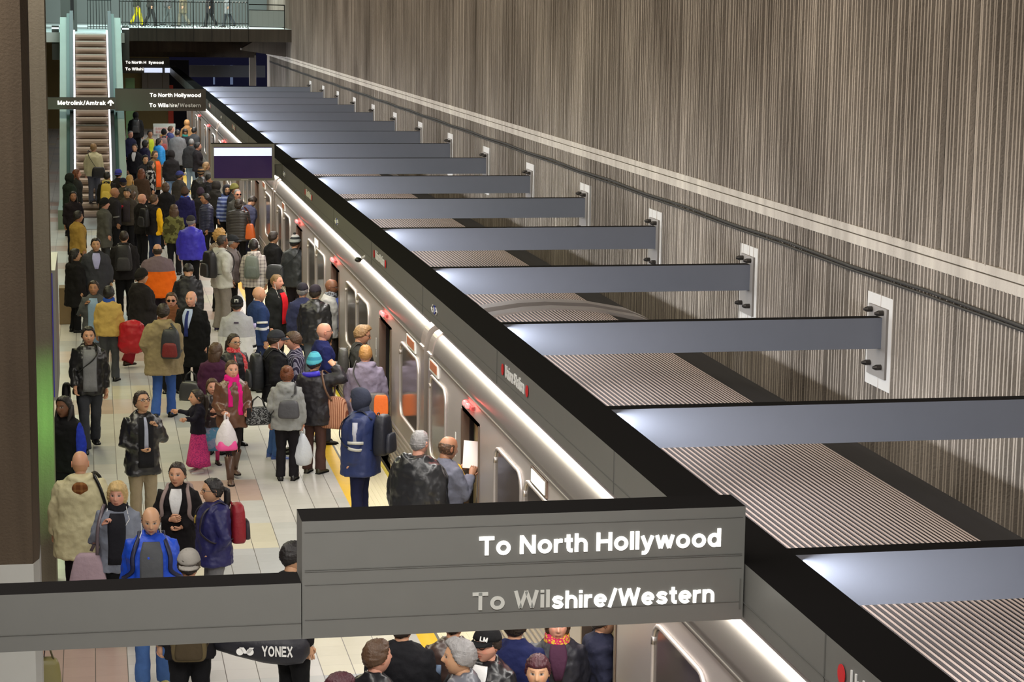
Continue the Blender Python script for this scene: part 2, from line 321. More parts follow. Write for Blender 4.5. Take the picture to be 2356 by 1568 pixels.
# advertising panel on edge behind the column
ad = thing('advertising_panel', (-.64, 31, 0), 'tall blue advertising panel standing behind the dark column', 'advertising panel')
MB().box(-.10, .10, -1.1, 1.1, .95, 2.78).build('poster_case', mat('panel_case', (150, 150, 150), .4, .5), ad)
MB().box(-.09, .06, -1.112, -1.1, 1.0, 2.74).build('poster_edge', mat('panel_blue', (38, 34, 140), .4, emit=(40, 34, 150), estr=.25), ad)
MB().box(-.05, .0, -.9, 1.0, 0, .95).build('plinth', mat('panel_plinth', (60, 60, 62), .5), ad)

# ------------------------------------------------------------------ sign canopy along the track
XL, XR, ZT, ZB = 3.655, 4.01, 3.32, 3.0
cn = thing('sign_canopy', (3.83, 8, 0), 'long grey box canopy with black top running along the train', 'canopy')
cm = MB().box(XL - 3.83, XR - 3.83, -4, 97, ZB, ZT, 0, top=1)
cm.build('canopy_box', [GREYPANEL, BLACK], cn)
jt = MB()
for k in range(22):
    y = -2.5 + k * 4.56; jt.box(XL - 3.834, XL - 3.83, y, y + .014, ZB, ZT)
jt.box(XL - 3.834, XL - 3.83, -4, 97, 3.085, 3.091)
jt.build('panel_joints', mat('joint_dark', (94, 94, 91), .6), cn)
def canopy_text(y0, y1):
    # red dots either side of the station name, read from the platform
    R = (math.pi / 2, 0, -math.pi / 2); rad = .052; yc = y0 - 8
    nm = D.objects.new('station_name', None); COL.objects.link(nm); nm.parent = cn; nm.location = (XL - 3.836, yc, 3.19)
    for yy in (0, y1 - y0):
        mb = MB(); mb.add([(0, yy + rad * math.cos(a), rad * math.sin(a)) for a in np.linspace(0, 2 * math.pi, 25)[:-1]], [tuple(range(24))])
        mb.v += [(-.004, y, z) for _, y, z in mb.v]; mb.f = [tuple(range(24, 48))] + [(i, (i + 1) % 24, 24 + (i + 1) % 24, 24 + i) for i in range(24)]; mb.m = [0] * 25
        mb.build('red_dot', REDDOT, nm)
    letters('Union Station', 'lettering', nm, (0, -.13, -.05), .16, WHITEPRINT, R, bold=.0, fit=abs(y1 - y0) - .26)
for a, b in ((18.88, 17.76), (27.98, 26.86), (37.35, 36.2), (46.6, 45.5), (57.1, 56.0), (68.7, 67.6), (9.80, 8.68), (80, 78.9)): canopy_text(a, b)
def metro_mark(y):
    R = (math.pi / 2, 0, -math.pi / 2)
    nm = D.objects.new('station_mark', None); COL.objects.link(nm); nm.parent = cn; nm.location = (XL - 3.836, y - 8, 3.17); nm.scale = (1, .8, .8)
    mb = MB(); mb.loft([[(xx, .075 * math.cos(a), .062 * math.sin(a)) for a in np.linspace(0, 2 * math.pi, 25)[:-1]] for xx in (0, -.004)]); mb.build('blue_disc', BLUEDOT, nm)
    letters('M', 'lettering', nm, (-.005, .04, -.035), .10, WHITEPRINT, R, bold=.03)
    for s in (1, -1):
        mb = MB().tube([(-.003, s * .24, 0), (-.003, s * .14, .05)], .008, 4).tube([(-.003, s * .24, 0), (-.003, s * .14, -.05)], .008, 4).tube([(-.003, s * .24, 0), (-.003, s * .12, 0)], .008, 4)
        mb.build('arrow', WHITEPRINT, nm)
for y in (22.86, 41.5, 62, 32.4): metro_mark(y)

# cross beams from canopy to the ribbed wall, each with a bearing plate and four bolts
ORD = ['first', 'second', 'third', 'fourth', 'fifth', 'sixth', 'seventh', 'eighth', 'ninth', 'tenth', 'eleventh', 'twelfth', 'thirteenth', 'fourteenth', 'fifteenth', 'sixteenth', 'seventeenth']
beam0 = thing('cross_beam', (XR, 11.62, 0), '', 'beam', 'steel cross beams over the train')
MB().box(0, WX - XR - .06, 0, .16, 2.995, ZT - .002, 0, top=1).build('beam_box', [BEAMG, BLACK], beam0)
bp = thing('bearing_plate', (0, 0, 0), '', '');  del bp['label'], bp['category']
bp.parent = beam0
pm = MB().box(WX - XR - .075, WX - XR - .045, -.12, .40, 2.68, 3.42); pm.build('plate', PLATEM, bp)
for yy in (-.02, .30):
    for zz in (2.80, 3.37): MB().tube([(WX - XR - .07, yy, zz), (WX - XR - .13, yy, zz), (WX - XR - .17, yy, zz)], [.03, .03, .012], 8).build('bolt', BOLT, bp)
MB().box(WX - XR - .05, WX - XR - .01, -.22, .50, 2.56, 3.54).build('mortar_patch', PATCH, beam0)
def dup(root, loc, label=None, group=None):
    r = root.copy(); COL.objects.link(r); r.location = loc
    if label: r['label'] = label
    if group: r['group'] = group
    def rec(o, par):
        for ch in [c for c in D.objects if c.parent == o]:
            c = ch.copy(); COL.objects.link(c); c.parent = par; rec(ch, c)
    rec(root, r); return r
bys = [11.62 + 4.57 * k for k in range(16)]
beam0['label'] = 'grey steel cross beam level with the large North Hollywood sign'
for k, y in enumerate(bys[1:]):
    dup(beam0, (XR, y, 0), 'grey steel cross beam, %s one behind the large North Hollywood sign' % ORD[k])

# ------------------------------------------------------------------ hanging signs
def sign_box(name, label, x0, x1, y, z0, z1, dep=.30, group=None):
    t = thing(name, ((x0 + x1) / 2, y, 0), label, 'sign', group); cx = (x0 + x1) / 2
    MB().box(x0 - cx, x1 - cx, 0, dep, z0, z1, 0, top=1).build('sign_box', [GREYPANEL if y < 40 else mat('sign_panel_shade', (74, 70, 64), .5), BLACK], t)  # far signs get a darker panel copy, their shade put into the colour
    return t, cx
s1, cx = sign_box('hanging_sign', 'large grey sign reading To North Hollywood and To Wilshire/Western', 1.095, 3.645, 11.45, 2.995, 3.665)
ln = MB()
for z in (3.60, 3.375, 3.30, 3.10, 3.385): ln.box(1.11 - cx, 3.63 - cx, -.003, 0, z, z + .0035)
ln.box(3.622 - cx, 3.630 - cx, -.006, 0, 3.06, 3.24); ln.build('panel_joints', mat('joint_dark', (94, 94, 91), .6), s1)
letters('To North Hollywood', 'lettering', s1, (2.09 - cx, -.004, 3.435), .148, LIT, bold=.028, fit=1.41)
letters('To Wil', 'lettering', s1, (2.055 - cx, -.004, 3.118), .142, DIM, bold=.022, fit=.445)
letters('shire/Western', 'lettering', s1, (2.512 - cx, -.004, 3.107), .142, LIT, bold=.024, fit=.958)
hb = thing('sign_beam', (0, 11.45, 0), 'long grey horizontal beam with black top joined to the large sign', 'beam')
MB().box(-2.6, 1.09, 0, .24, 2.995, 3.315, 0, top=1).build('beam_box', [GREYPANEL, BLACK], hb)
MB().box(-2.6, 1.09, -.003, 0, 3.085, 3.09).build('panel_joint', mat('joint_dark', (94, 94, 91), .6), hb)

s2, cx = sign_box('hanging_sign', 'smaller grey sign reading To North Hollywood in front of the escalator', .725, 3.55, 68.48, 3.01, 3.70)
letters('To North Hollywood', 'lettering', s2, (1.80 - cx, -.02, 3.45), .165, LIT, bold=.035, fit=1.59)
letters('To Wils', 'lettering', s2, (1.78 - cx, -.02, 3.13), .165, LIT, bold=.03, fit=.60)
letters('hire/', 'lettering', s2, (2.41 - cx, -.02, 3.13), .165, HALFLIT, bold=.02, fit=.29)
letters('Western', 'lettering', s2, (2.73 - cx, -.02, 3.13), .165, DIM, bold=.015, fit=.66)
h2 = thing('sign_beam', (0, 68.48, 0), 'dark beam with lit lettering and up arrow across the escalator', 'beam')
MB().box(-1.6, .72, 0, .24, 3.05, 3.42, 0, top=1).build('beam_box', [mat('sign_panel_shade', (74, 70, 64), .5), BLACK], h2)  # beam colour darkened to stand for shade
letters('Metrolink/Amtrak', 'lettering', h2, (-1.05, -.02, 3.19), .185, LIT, bold=.03, fit=1.48)
ar = MB().tube([(.58, -.02, 3.17), (.58, -.02, 3.33)], .022, 4).tube([(.49, -.02, 3.24), (.58, -.02, 3.34)], .022, 4).tube([(.67, -.02, 3.24), (.58, -.02, 3.34)], .022, 4)
ar.build('arrow', LIT, h2)
s3, cx = sign_box('hanging_sign', 'farthest lit grey sign below the mezzanine bridge', 1.45, 3.65, 102.9, 3.02, 3.74)
letters('To North H', 'lettering', s3, (1.60 - cx, -.03, 3.47), .18, LIT, bold=.04, fit=.95)
letters('llywood', 'lettering', s3, (2.68 - cx, -.03, 3.47), .18, LIT, bold=.04, fit=.68)
letters('To Wilshi', 'lettering', s3, (1.58 - cx, -.03, 3.16), .18, LIT, bold=.04, fit=.84)
tvs = mat('display_band', (225, 232, 250), .3, emit=(216, 226, 250), estr=1.0)
MB().box(2.46 - cx, 3.30 - cx, -.05, -.01, 3.06, 3.28).build('display_band', tvs, s3); MB().box(3.42 - cx, 3.72 - cx, -.05, -.01, 3.06, 3.28).build('display_band', tvs, s3)

tv = thing('display_screen', (2.89, 42.03, 0), 'grey framed display screen with white band hanging over the platform', 'screen')
MB().box(-.615, .615, 0, .30, 3.0, 3.72, 0, top=1).build('casing', [mat('screen_casing_lifted', (152, 151, 146), .5), BLACK], tv)  # casing colour raised to make up for the dim light here
MB().box(-.565, .56, -.012, 0, 3.05, 3.66).build('screen_panel', mat('display_dark', (40, 28, 58), .25, emit=(52, 34, 84), estr=.35, noise=.3, nscale=2), tv)
MB().box(-.565, .56, -.02, -.012, 3.485, 3.645).build('white_band', tvs, tv)
MB().box(.60, .77, .05, .25, 3.1, 3.3).build('wall_mount', GREYPANEL, tv)
MB().box(-.05, .10, -.012, 0, 3.012, 3.024).build('maker_plate', WHITEPRINT, tv)
cam_ = thing('security_camera', (3.66, 29.0, 0), 'small black security camera under the canopy between station names', 'camera')
MB().ball((-.1, 0, 2.99), (.05, .09, .035), 10).build('camera_body', mat('camera_black', (30, 30, 30), .4), cam_, True)
MB().tube([(-.06, 0, 3.0), (0.0, 0, 3.04)], .02, 6).build('mount', WHITE, cam_)

# ------------------------------------------------------------------ subway cars
SX = 4.03
def ribs_side(z0, z1, p=.075):
    pr = []; z = z0
    while z < z1 - p * .5: pr += [(SX, z), (SX - .012, z + p * .25), (SX - .012, z + p * .6), (SX, z + p * .8)]; z += p
    return pr + [(SX, z1)]
def roof_prof():
    pr = [(SX, 2.20), (SX - .015, 2.205), (SX - .015, 2.235), (SX + .005, 2.24)]
    for a in np.linspace(0, 1, 9): t = a * math.pi / 2 * .86; pr.append((SX + .005 + .15 * (1 - math.cos(t)), 2.24 + .265 * math.sin(t)))
    return pr
CAR_LIGHTS = []
def car(y0, y1, doors, wins, dests, whites, label):
    L_ = y1 - y0; t = thing('subway_car', (0, y0, 0), label, 'train car', 'subway cars at the platform')
    # doors and windows are (start, end) in world y
    mb = MB(); low = ribs_side(-.9, .78); ops = sorted(doors)
    def wall(a, b):
        mb.extrude_y(low, a - y0, b - y0); mb.extrude_y([(SX, .78), (SX, 2.20)], a - y0, b - y0)
    a = y0 + .06
    for d0, d1 in ops: wall(a, d0); a = d1
    wall(a, y1 - .06)
    for d0, d1 in ops:
        mb.extrude_y([(SX, 1.98), (SX, 2.20)], d0 - y0, d1 - y0); mb.extrude_y([(SX, -.9), (SX, -.02)], d0 - y0, d1 - y0)
    mb.build('body_side', STEEL, t)
    # roof: bright cantrail, ribbed crown, far side
    rf = MB().extrude_y(roof_prof(), .06, L_ - .06); r = rf.build('cantrail', STEELROOF, t, True)
    rb = MB(); pr = [(SX + .118, 2.496)]; x = SX + .13
    while x < 6.22: 
        z = 2.50 + .26 * (1 - ((x - 5.55) / 1.4) ** 2); pr += [(x, z), (x + .002, z + .020), (x + .022, z + .020), (x + .024, z)]; x += .0425
    pr.append((6.26, 2.70)); rb.extrude_y(pr, .25, L_ - .25); rb.m = [0 if i % 4 == 2 else 1 for i in range(len(rb.f))]; rb.build('ribbed_roof', [ROOFRIB, mat('roof_groove_shade', (38, 30, 26), .9)], t)  # grooves and rib sides coloured dark for the shade between ribs
    fs = MB().extrude_y([(6.26, 2.70), (6.6, 2.635), (6.86, 2.55), (7.0, 2.44), (7.06, 2.25), (7.08, 2.0), (7.08, -.9)], .06, L_ - .06); fs.build('far_side', mat('far_side_shade', (30, 26, 25), .8), t, True)  # shade of the unlit far side put into its colour
    # smooth end arches
    cs = [(SX - .012, -.8)] + [(x - .012, z + .015) for x, z in roof_prof()] + [(4.4, 2.63), (4.8, 2.73), (5.2, 2.785), (5.55, 2.80), (6.1, 2.77), (6.64, 2.67), (6.9, 2.56), (7.03, 2.44), (7.09, 2.2), (7.09, -.8)]
    for e0, e1 in ((0, .30), (L_ - .30, L_)):
        en = MB(); en.extrude_y(cs, e0, e1); n = len(cs)
        for ye, inv in ((e0, 0), (e1, 1)): en.add([(x, ye, z) for x, z in cs], [tuple(range(n)) if inv else tuple(range(n - 1, -1, -1))])
        en.build('end_frame', mat('end_frame_steel', (190, 180, 172), .3, .8), t)
    # interior
    it = MB().box(SX + .12, 7.0, .4, L_ - .4, -.12, -.02).box(6.4, 6.5, .4, L_ - .4, -.02, 2.1).box(SX + .12, 7.0, .4, L_ - .4, 2.1, 2.15)
    it.build('interior', mat('car_interior', (150, 140, 120), .6), t)
    for d0, d1 in ops:
        e = D.objects.new('doorway', None); COL.objects.link(e); e.parent = t; e.location = (0, d0 - y0, 0); w_ = d1 - d0
        jm = MB().box(SX, SX + .08, -.05, 0, -.02, 1.98).box(SX, SX + .08, w_, w_ + .05, -.02, 1.98).box(SX, SX + .08, -.05, w_ + .05, 1.98, 2.03)
        jm.box(SX - .012, SX, -.04, 0, 0, 2.0).box(SX - .012, SX, w_, w_ + .04, 0, 2.0); jm.build('door_frame', STEELBROWN, e)
        MB().box(SX + .082, SX + .125, w_ - .04, w_ + .02, -.02, 1.98).build('door_leaf_edge', RUBBER, e)
        MB().box(SX + .127, SX + .75, w_ + .0, w_ + .06, -.02, 1.98).build('windscreen_panel', CREAM, e)
        MB().tube([(SX + .17, w_, .9), (SX + .17, w_ - .06, 1.0), (SX + .17, w_ - .06, 1.25), (SX + .17, w_, 1.35)], .014, 6).build('grab_handle', STEEL, e)
        lt = MB().box(SX - .035, SX, w_ * .5 - .24, w_ * .5 + .24, 2.115, 2.155); lt.build('lamp_housing', REDLENS, e)
        for s in (-.09, .09): MB().ball((SX - .05, w_ * .5 + s, 2.145), (.03, .045, .033), 8).build('red_lamp', REDLAMP, e, True)
        CAR_LIGHTS.append((SX - .13, d0 + w_ * .5, 2.12))
    for i, (w0, w1) in enumerate(wins):
        e = D.objects.new('window', None); COL.objects.link(e); e.parent = t; e.location = (0, w0 - y0, 0); w_ = w1 - w0
        z0, z1, rr = 1.02, 1.98, .16
        def rrect(g, xx):
            p = []
            for cy, cz, a0 in ((w_ - rr, z1 - rr, 0), (rr, z1 - rr, 90), (rr, z0 + rr, 180), (w_ - rr, z0 + rr, 270)):
                for a in (0, 22.5, 45, 67.5, 90): q = math.radians(a0 + a); p.append((xx, cy + (rr + g) * math.cos(q), cz + (rr + g) * math.sin(q)))
            return p
        MB().add(rrect(0, SX - .008), [tuple(range(19, -1, -1))]).build('pane', GLASS, e)
        fr = MB(); pts = rrect(.02, SX - .012); fr.tube(pts + pts[:2], .021, 6); fr.build('window_frame', STEEL, e, True)
    for (a, b) in dests:
        e = D.objects.new('destination_sign', None); COL.objects.link(e); e.parent = t; e.location = (0, a - y0, 0)
        MB().box(SX - .02, SX, 0, b - a, 2.045, 2.195).build('sign_frame', WHITE, e); MB().box(SX - .026, SX - .02, .07, b - a - .07, 2.075, 2.18).build('sign_display', mat('amber_sign', (140, 82, 52), .4, emit=(150, 80, 40), estr=.3), e)
    for (a, b) in whites:
        e = D.objects.new('route_sign', None); COL.objects.link(e); e.parent = t; e.location = (0, a - y0, 0)
        MB().box(SX - .02, SX, 0, b - a, 2.03, 2.19).build('sign_frame', STEELBROWN, e); MB().box(SX - .026, SX - .02, .05, b - a - .05, 2.05, 2.17).build('sign_display', mat('white_sign_lit', (236, 242, 236), .4, emit=(232, 242, 234), estr=.75), e)
    for (d0, d1) in ops:
        mk = D.objects.new('lettering', None); COL.objects.link(mk); mk.parent = t; mk.location = (SX - .004, d1 - y0 + .42, 1.5)
        MB().box(-.002, .0, -.035, .035, -.14, .14).build('marking_plate', WHITEPRINT, mk); MB().box(-.004, -.002, -.02, .02, -.11, -.02).build('letter_mark', mat('plate_grey', (120, 120, 120), .5), mk)
    return t
car(3.3, 25.66, [(9.6, 10.75), (15.98, 17.1), (22.15, 23.2)], [(24.3, 25.45), (19.78, 21.12), (18.35, 19.58), (13.4, 14.75), (11.9, 13.2)], [(24.85, 25.5)], [(18.6, 19.3)], 'stainless steel subway car nearest the camera, under the large sign')
car(25.98, 48.30, [(29.05, 30.2), (35.45, 36.6), (41.9, 43.05)], [(26.45, 28.05), (31.45, 32.85), (32.95, 34.35), (37.6, 39.05), (39.2, 40.65), (44.4, 45.85), (46.3, 47.5)], [(26.7, 27.45), (45.6, 46.2)], [(38.6, 39.3)], 'stainless steel subway car in the middle, behind the car nearest the camera')
car(48.62, 70.9, [(53, 54.15), (60.2, 61.35), (66.5, 67.65)], [(49.3, 50.9), (55.4, 56.8), (57, 58.4), (62.5, 63.9), (64.1, 65.5), (68.6, 70)], [(50.9, 51.6)], [(57.6, 58.3)], 'stainless steel subway car passing behind the hanging display screen')
car(71.2, 93.5, [(75, 76.1), (81.5, 82.6), (88, 89.1)], [(72, 73.6), (77.4, 78.8), (84, 85.5)], [], [], 'farthest stainless steel subway car beside the escalator crowd')
for x, y, z in CAR_LIGHTS:
    if y < 72:
        l = D.lights.new('red_door_glow', 'POINT'); l.energy = 1.6; l.color = (1, .12, .1); l.shadow_soft_size = .05
        o = D.objects.new('red_door_glow', l); COL.objects.link(o); o.location = (x, y, z)

# ------------------------------------------------------------------ escalator
esc = thing('escalator', (0, 62.5, 0), 'escalator with lit skirts rising from the platform to the mezzanine', 'escalator')
E0, E1, RISE = 0.0, 9.0, 5.30       # local y of the incline, slope about 30 degrees
E0 = 2.3; E1 = E0 + RISE / math.tan(math.radians(30))
zl = lambda y: max(0, min(RISE, (y - E0) * RISE / (E1 - E0)))
STEP = mat('escalator_step', (196, 178, 160), .45, .4, bump=.25, bscale=180, stretch=(1, .02, .02))
NOSE = mat('escalator_riser', (140, 124, 110), .5, .3)
ns = 25; run = (E1 - E0) / ns; rise = RISE / ns
for i in range(ns):
    y = E0 + i * run; z = (i + 1) * rise; sm = MB()
    rr = [(y + .09 * math.sin(a) * -1 + .02, z - rise * (1 - 0) + rise * q) for q, a in ((0, 0), (.25, .9), (.55, 1.2), (.85, .8), (1, .3))]
    n = len(rr); sm.add([(-.5, a, b) for a, b in rr] + [(.5, a, b) for a, b in rr], [(k, n + k, n + k + 1, k + 1) for k in range(n - 1)], 1)
    sm.box(-.5, .5, y - .01, y + run + .02, z - .03, z, 0); sm.build('step', [STEP, NOSE], esc)
for bx_ in ((-.62, .62, -1.0, E0, -.05, .02), (-.62, .62, E1, E1 + 1.2, RISE - .02, RISE + .012)): MB().box(*bx_).build('landing_plate', mat('landing_plate', (168, 172, 170), .35, .6), esc)
SKL = mat('skirt_light', (255, 252, 255), .4, emit=(250, 246, 255), estr=3.2)
GLG = mat('escalator_green_cladding', (128, 146, 132), .35, .1, noise=.15, nscale=1.5)
GPAN = mat('balustrade_panel', (150, 150, 142), .3, .4)
DARKR = mat('handrail_black', (16, 22, 20), .4)
path = [(-.9, 0), (E0, 0), (E1, RISE), (E1 + 1.0, RISE)]
for sx in (-1, 1):
    def strip(x0, x1, za, zb):
        mb = MB()
        for (ya, zz), (yb, zw) in zip(path[:-1], path[1:]):
            mb.add([(x0, ya, zz + za), (x1, ya, zz + za), (x1, yb, zw + za), (x0, yb, zw + za), (x0, ya, zz + zb), (x1, ya, zz + zb), (x1, yb, zw + zb), (x0, yb, zw + zb)],
                   [(0, 3, 2, 1), (4, 5, 6, 7), (0, 1, 5, 4), (1, 2, 6, 5), (2, 3, 7, 6), (3, 0, 4, 7)])
        return mb
    strip(sx * .52, sx * .565, .02, .12).build('skirt_light', SKL, esc)
    strip(sx * .57, sx * .64, .02, .70).build('balustrade', GPAN, esc)
    strip(sx * .57, sx * .68, .70, .77).build('handrail', DARKR, esc)
    strip(sx * .70, sx * 1.0, -.9, .55).build('outer_cladding', GLG, esc)
    strip(sx * .66, sx * .78, .55, .68).build('deck_trim', mat('deck_trim', (30, 60, 48), .3, .3), esc)
for sx in (-1, 1):
    area('light_green_escalator', (sx * 1.16, 66.2, 1.0), (sx * .88, 67.6, 2.2), .25, .25, 7, (0.40, 1.0, 0.60), 70)
for sx in (-1, 1):
    q = thing('landing_lamp', (sx * 1.18, 75.1, 0), 'small banded lamp on the %s post at the escalator top' % ('left' if sx < 0 else 'right'), 'lamp')
    MB().box(-.12, .12, 0, .1, 5.45, 5.50).build('lamp_strip', mat('lamp_strip', (230, 250, 255), .4, emit=(225, 250, 255), estr=1.5), q); MB().box(-.12, .12, .02, .12, 4.4, 5.45).box(-.12, .12, .02, .1, 5.50, 5.56).build('lamp_post', mat('post_dark', (58, 62, 58), .5), q)

# ------------------------------------------------------------------ mezzanine bridge
MEZF = mat('mezzanine_floor', (206, 216, 214), .4, noise=.05, nscale=2)
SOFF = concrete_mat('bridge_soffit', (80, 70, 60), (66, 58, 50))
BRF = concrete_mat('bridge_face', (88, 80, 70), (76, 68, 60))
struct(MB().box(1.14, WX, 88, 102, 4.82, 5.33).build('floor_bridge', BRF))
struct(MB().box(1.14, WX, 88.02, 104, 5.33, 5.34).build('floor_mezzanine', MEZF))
struct(MB().box(-3, 1.14, 75.0, 104, 5.0, 5.335).build('floor_mezzanine_landing', MEZF))
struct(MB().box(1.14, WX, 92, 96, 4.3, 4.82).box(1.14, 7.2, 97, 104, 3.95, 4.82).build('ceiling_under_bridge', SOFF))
jn = MB()
for k in range(8): x = 1.14 + .735 * k; jn.box(x, x + .02, 87.985, 88, 4.82, 5.33)
struct(jn.build('trim_2', mat('bridge_joint', (44, 38, 34), .8)))
crb = MB().add([(x, y, z) for y in (90.6, 91.4) for x, z in ((8.1, 4.15), (8.1, 4.9), (6.9, 4.9), (6.2, 4.5), (6.2, 4.42))], [(0, 1, 2, 3, 4), (9, 8, 7, 6, 5), (0, 4, 9, 5), (3, 2, 7, 8), (4, 3, 8, 9), (1, 0, 5, 6), (2, 1, 6, 7)])
struct(crb.build('beam_corbel', CONC2))
struct(MB().box(-3, 12, 104, 104.3, 5.34, 11).build('wall_mezzanine_back', mat('mezz_wall', (168, 174, 170), .7, noise=.05, nscale=1)))
struct(MB().box(5.3, 7.2, 99.2, 99.4, 4.22, 4.34).box(7.15, 7.45, 99.2, 99.5, 2.6, 4.3).build('trim_3', CONC2))
# railing of hooped bars
rl = thing('mezzanine_railing', (1.14, 88.15, 5.33), 'long railing of hooped bars on the mezzanine bridge over the tracks', 'railing')
RM = mat('railing_dark', (52, 54, 52), .4, .6)
for k in range(8):
    x = .02 + .735 * k; MB().box(x - .018, x + .018, -.02, .02, 0, 1.20).build('post', RM, rl)
MB().tube([(0, 0, 1.2), (5.17, 0, 1.2)], .028, 6).tube([(0, 0, 1.06), (5.17, 0, 1.06)], .015, 6).tube([(0, 0, .23), (5.17, 0, .23)], .015, 6).build('rail', RM, rl)
for k in range(7):
    for j in range(5):
        x = .02 + .735 * k + .11 + j * .128
        MB().tube([(x, 0, 1.04), (x + .03, 0, 1.10), (x + .07, 0, 1.06)] , .015, 5).tube([(x, 0, 1.06), (x, 0, .12), (x + .02, 0, .06), (x + .06, 0, .06), (x + .075, 0, .12)], .019, 5).build('hooped_bar', mat('hoop_bar', (150, 152, 148), .3, .6), rl)
gp = thing('glass_guard', (6.34, 88.15, 5.33), 'plain framed guard panel between the hooped railing and the wall', 'railing')
MB().tube([(0, 0, 1.0), (1.45, 0, .98)], .025, 6).tube([(0, 0, .78), (1.45, 0, .76)], .016, 6).tube([(0, 0, .10), (1.45, 0, .08)], .016, 6).tube([(1.45, 0, 0), (1.45, 0, .98)], .022, 6).build('guard_frame', RM, gp)
for k in range(6): MB().tube([(.12 + .22 * k, 0, .1), (.12 + .22 * k, 0, .78)], .006, 4).build('wire', RM, gp)
MB().box(0, 1.45, -.005, .005, .1, .77).build('infill_sheet', mat('infill_sheet', (176, 190, 186), .5), gp)
# machine room pillar and barrier at the top landing
kp = thing('landing_kiosk', (-.66, 77.5, 5.335), 'grey boxy pillar with dark slot at the escalator top landing', 'kiosk')
MB().box(-.36, .20, 0, .5, 0, 1.6).build('kiosk_body', mat('kiosk_grey', (84, 88, 84), .5), kp); MB().box(-.02, .10, -.01, 0, .4, 1.2).build('dark_slot', RUBBER, kp)
r2 = thing('landing_railing', (-.1, 84, 5.335), 'low barred barrier across the far end of the escalator landing', 'railing')
for k in range(9): MB().tube([(k * .11, 0, 0), (k * .11, 0, 1.1)], .012, 5).build('bar', RM, r2)
MB().tube([(0, 0, 1.1), (.9, 0, 1.1)], .02, 5).tube([(0, 0, .1), (.9, 0, .1)], .015, 5).build('rail', RM, r2)

# ------------------------------------------------------------------ far end under the bridge
fb = thing('portal_beam', (XR, 106, 0), 'pale grey beam deep under the mezzanine bridge beyond the sign', 'beam')
MB().box(.7, 4.4, 0, .3, 2.75, 3.32).build('beam_box', BEAMG, fb)
struct(MB().box(3.9, 12, 124, 124.3, -1.5, 5).build('wall_tunnel_end', mat('tunnel_blue_glow', (38, 38, 66), .5, noise=.4, nscale=.6, emit=(24, 26, 58), estr=.25)))  # end wall given a faint blue glow of its own
for k, (x, hgt) in enumerate(((6.9, 1.1), (7.9, 1.1), (9.2, 1.25))):
    q = thing('tunnel_light', (x, 123.94, 0), 'slim pale light tube on the blue tunnel wall, %s from the canopy' % ORD[k], 'light', 'tunnel light tubes')
    MB().box(-.05 - .03 * k, .05 + .03 * k, 0, .06, 1.7, 1.7 + hgt).build('tube', mat('tunnel_tube', (160, 180, 220), .4, emit=(150, 170, 215), estr=.25 + .3 * k), q)
struct(MB().box(-9, 3.87, 110, 110.3, -.1, 5).build('wall_far', mat('far_wall', (150, 132, 84), .7, noise=.1)))
struct(MB().box(3.87, 4.95, 112, 112.3, -.1, 3.4).build('wall_tunnel_shade', mat('tunnel_shade', (26, 24, 38), .7)))  # dark sheet standing for the unlit tunnel
rc = thing('red_panel', (3.94, 109.9, 0), 'narrow red upright panel at the far end of the platform', 'panel')
MB().box(-.14, .12, 0, .06, 0, 2.2).build('red_board', mat('red_board', (224, 66, 34), .5), rc)
bx = thing('equipment_cabinet', (3.4, 109.6, 0), 'grey wall cabinets below the farthest lit sign', 'cabinet')
MB().box(-.9, .46, 0, .385, 1.85, 2.95).build('cabinet_body', mat('cabinet_grey', (150, 142, 134), .6), bx)
for k in range(2): MB().box(-.62 + .72 * k, -.60 + .72 * k, -.01, 0, 1.9, 2.9).build('door_seam', mat('seam', (86, 70, 50), .6), bx)
gn = thing('green_panel', (1.75, 100, 0), 'green lit panel beside the escalator under the farthest sign', 'panel')
MB().box(-.22, .2, 0, .2, 0, 2.9).build('green_board', mat('green_board', (104, 140, 92), .4), gn)
dg = thing('warning_sign', (2.76, 84.5, 0), 'white warning sign on a low stand at the platform end', 'sign')
MB().box(-.42, .42, 0, .04, 1.28, 1.70).build('sign_board', mat('sign_board', (214, 204, 200), .5), dg)
MB().box(-.43, .43, -.004, 0, 1.58, 1.70).build('sign_header', mat('sign_header', (190, 196, 190), .5), dg)
for sx in (-.25, .25): MB().tube([(sx, .02, 0), (sx, .02, 1.3)], .02, 6).build('leg', WHITE, dg)
letters('DANGER NO', 'lettering', dg, (-.33, -.01, 1.46), .11, mat('faint_red_print', (206, 120, 112), .5), bold=-.01, fit=.60); letters('ELECTRIC', 'lettering', dg, (-.33, -.01, 1.33), .11, mat('faint_red_print', (206, 120, 112), .5), bold=-.01, fit=.48)
struct(MB().box(-9, -2.2, -2, 128, -.1, 11).build('wall_left', COLM))

pb = thing('stone_plinth', (-.50, 43.4, 0), 'brown boxy stone plinth at the left edge of the platform beside the column', 'plinth')
o = MB().box(-.22, .10, 0, .5, 0, .74).build('plinth_block', mat('plinth_brown', (128, 108, 78), .6, noise=.12), pb); bevel(o, .01)
# ------------------------------------------------------------------ people: shapes
TAU = 2 * math.pi
def nrm(v): v = np.array(v, float); return v / (np.linalg.norm(v) + 1e-9)
def rotx(a): c, s = math.cos(a), math.sin(a); return np.array([[1, 0, 0], [0, c, -s], [0, s, c]])
def rotz(a): c, s = math.cos(a), math.sin(a); return np.array([[c, -s, 0], [s, c, 0], [0, 0, 1]])
def sstep(a, b, x): t = np.clip((x - a) / (b - a), 0, 1); return t * t * (3 - 2 * t)

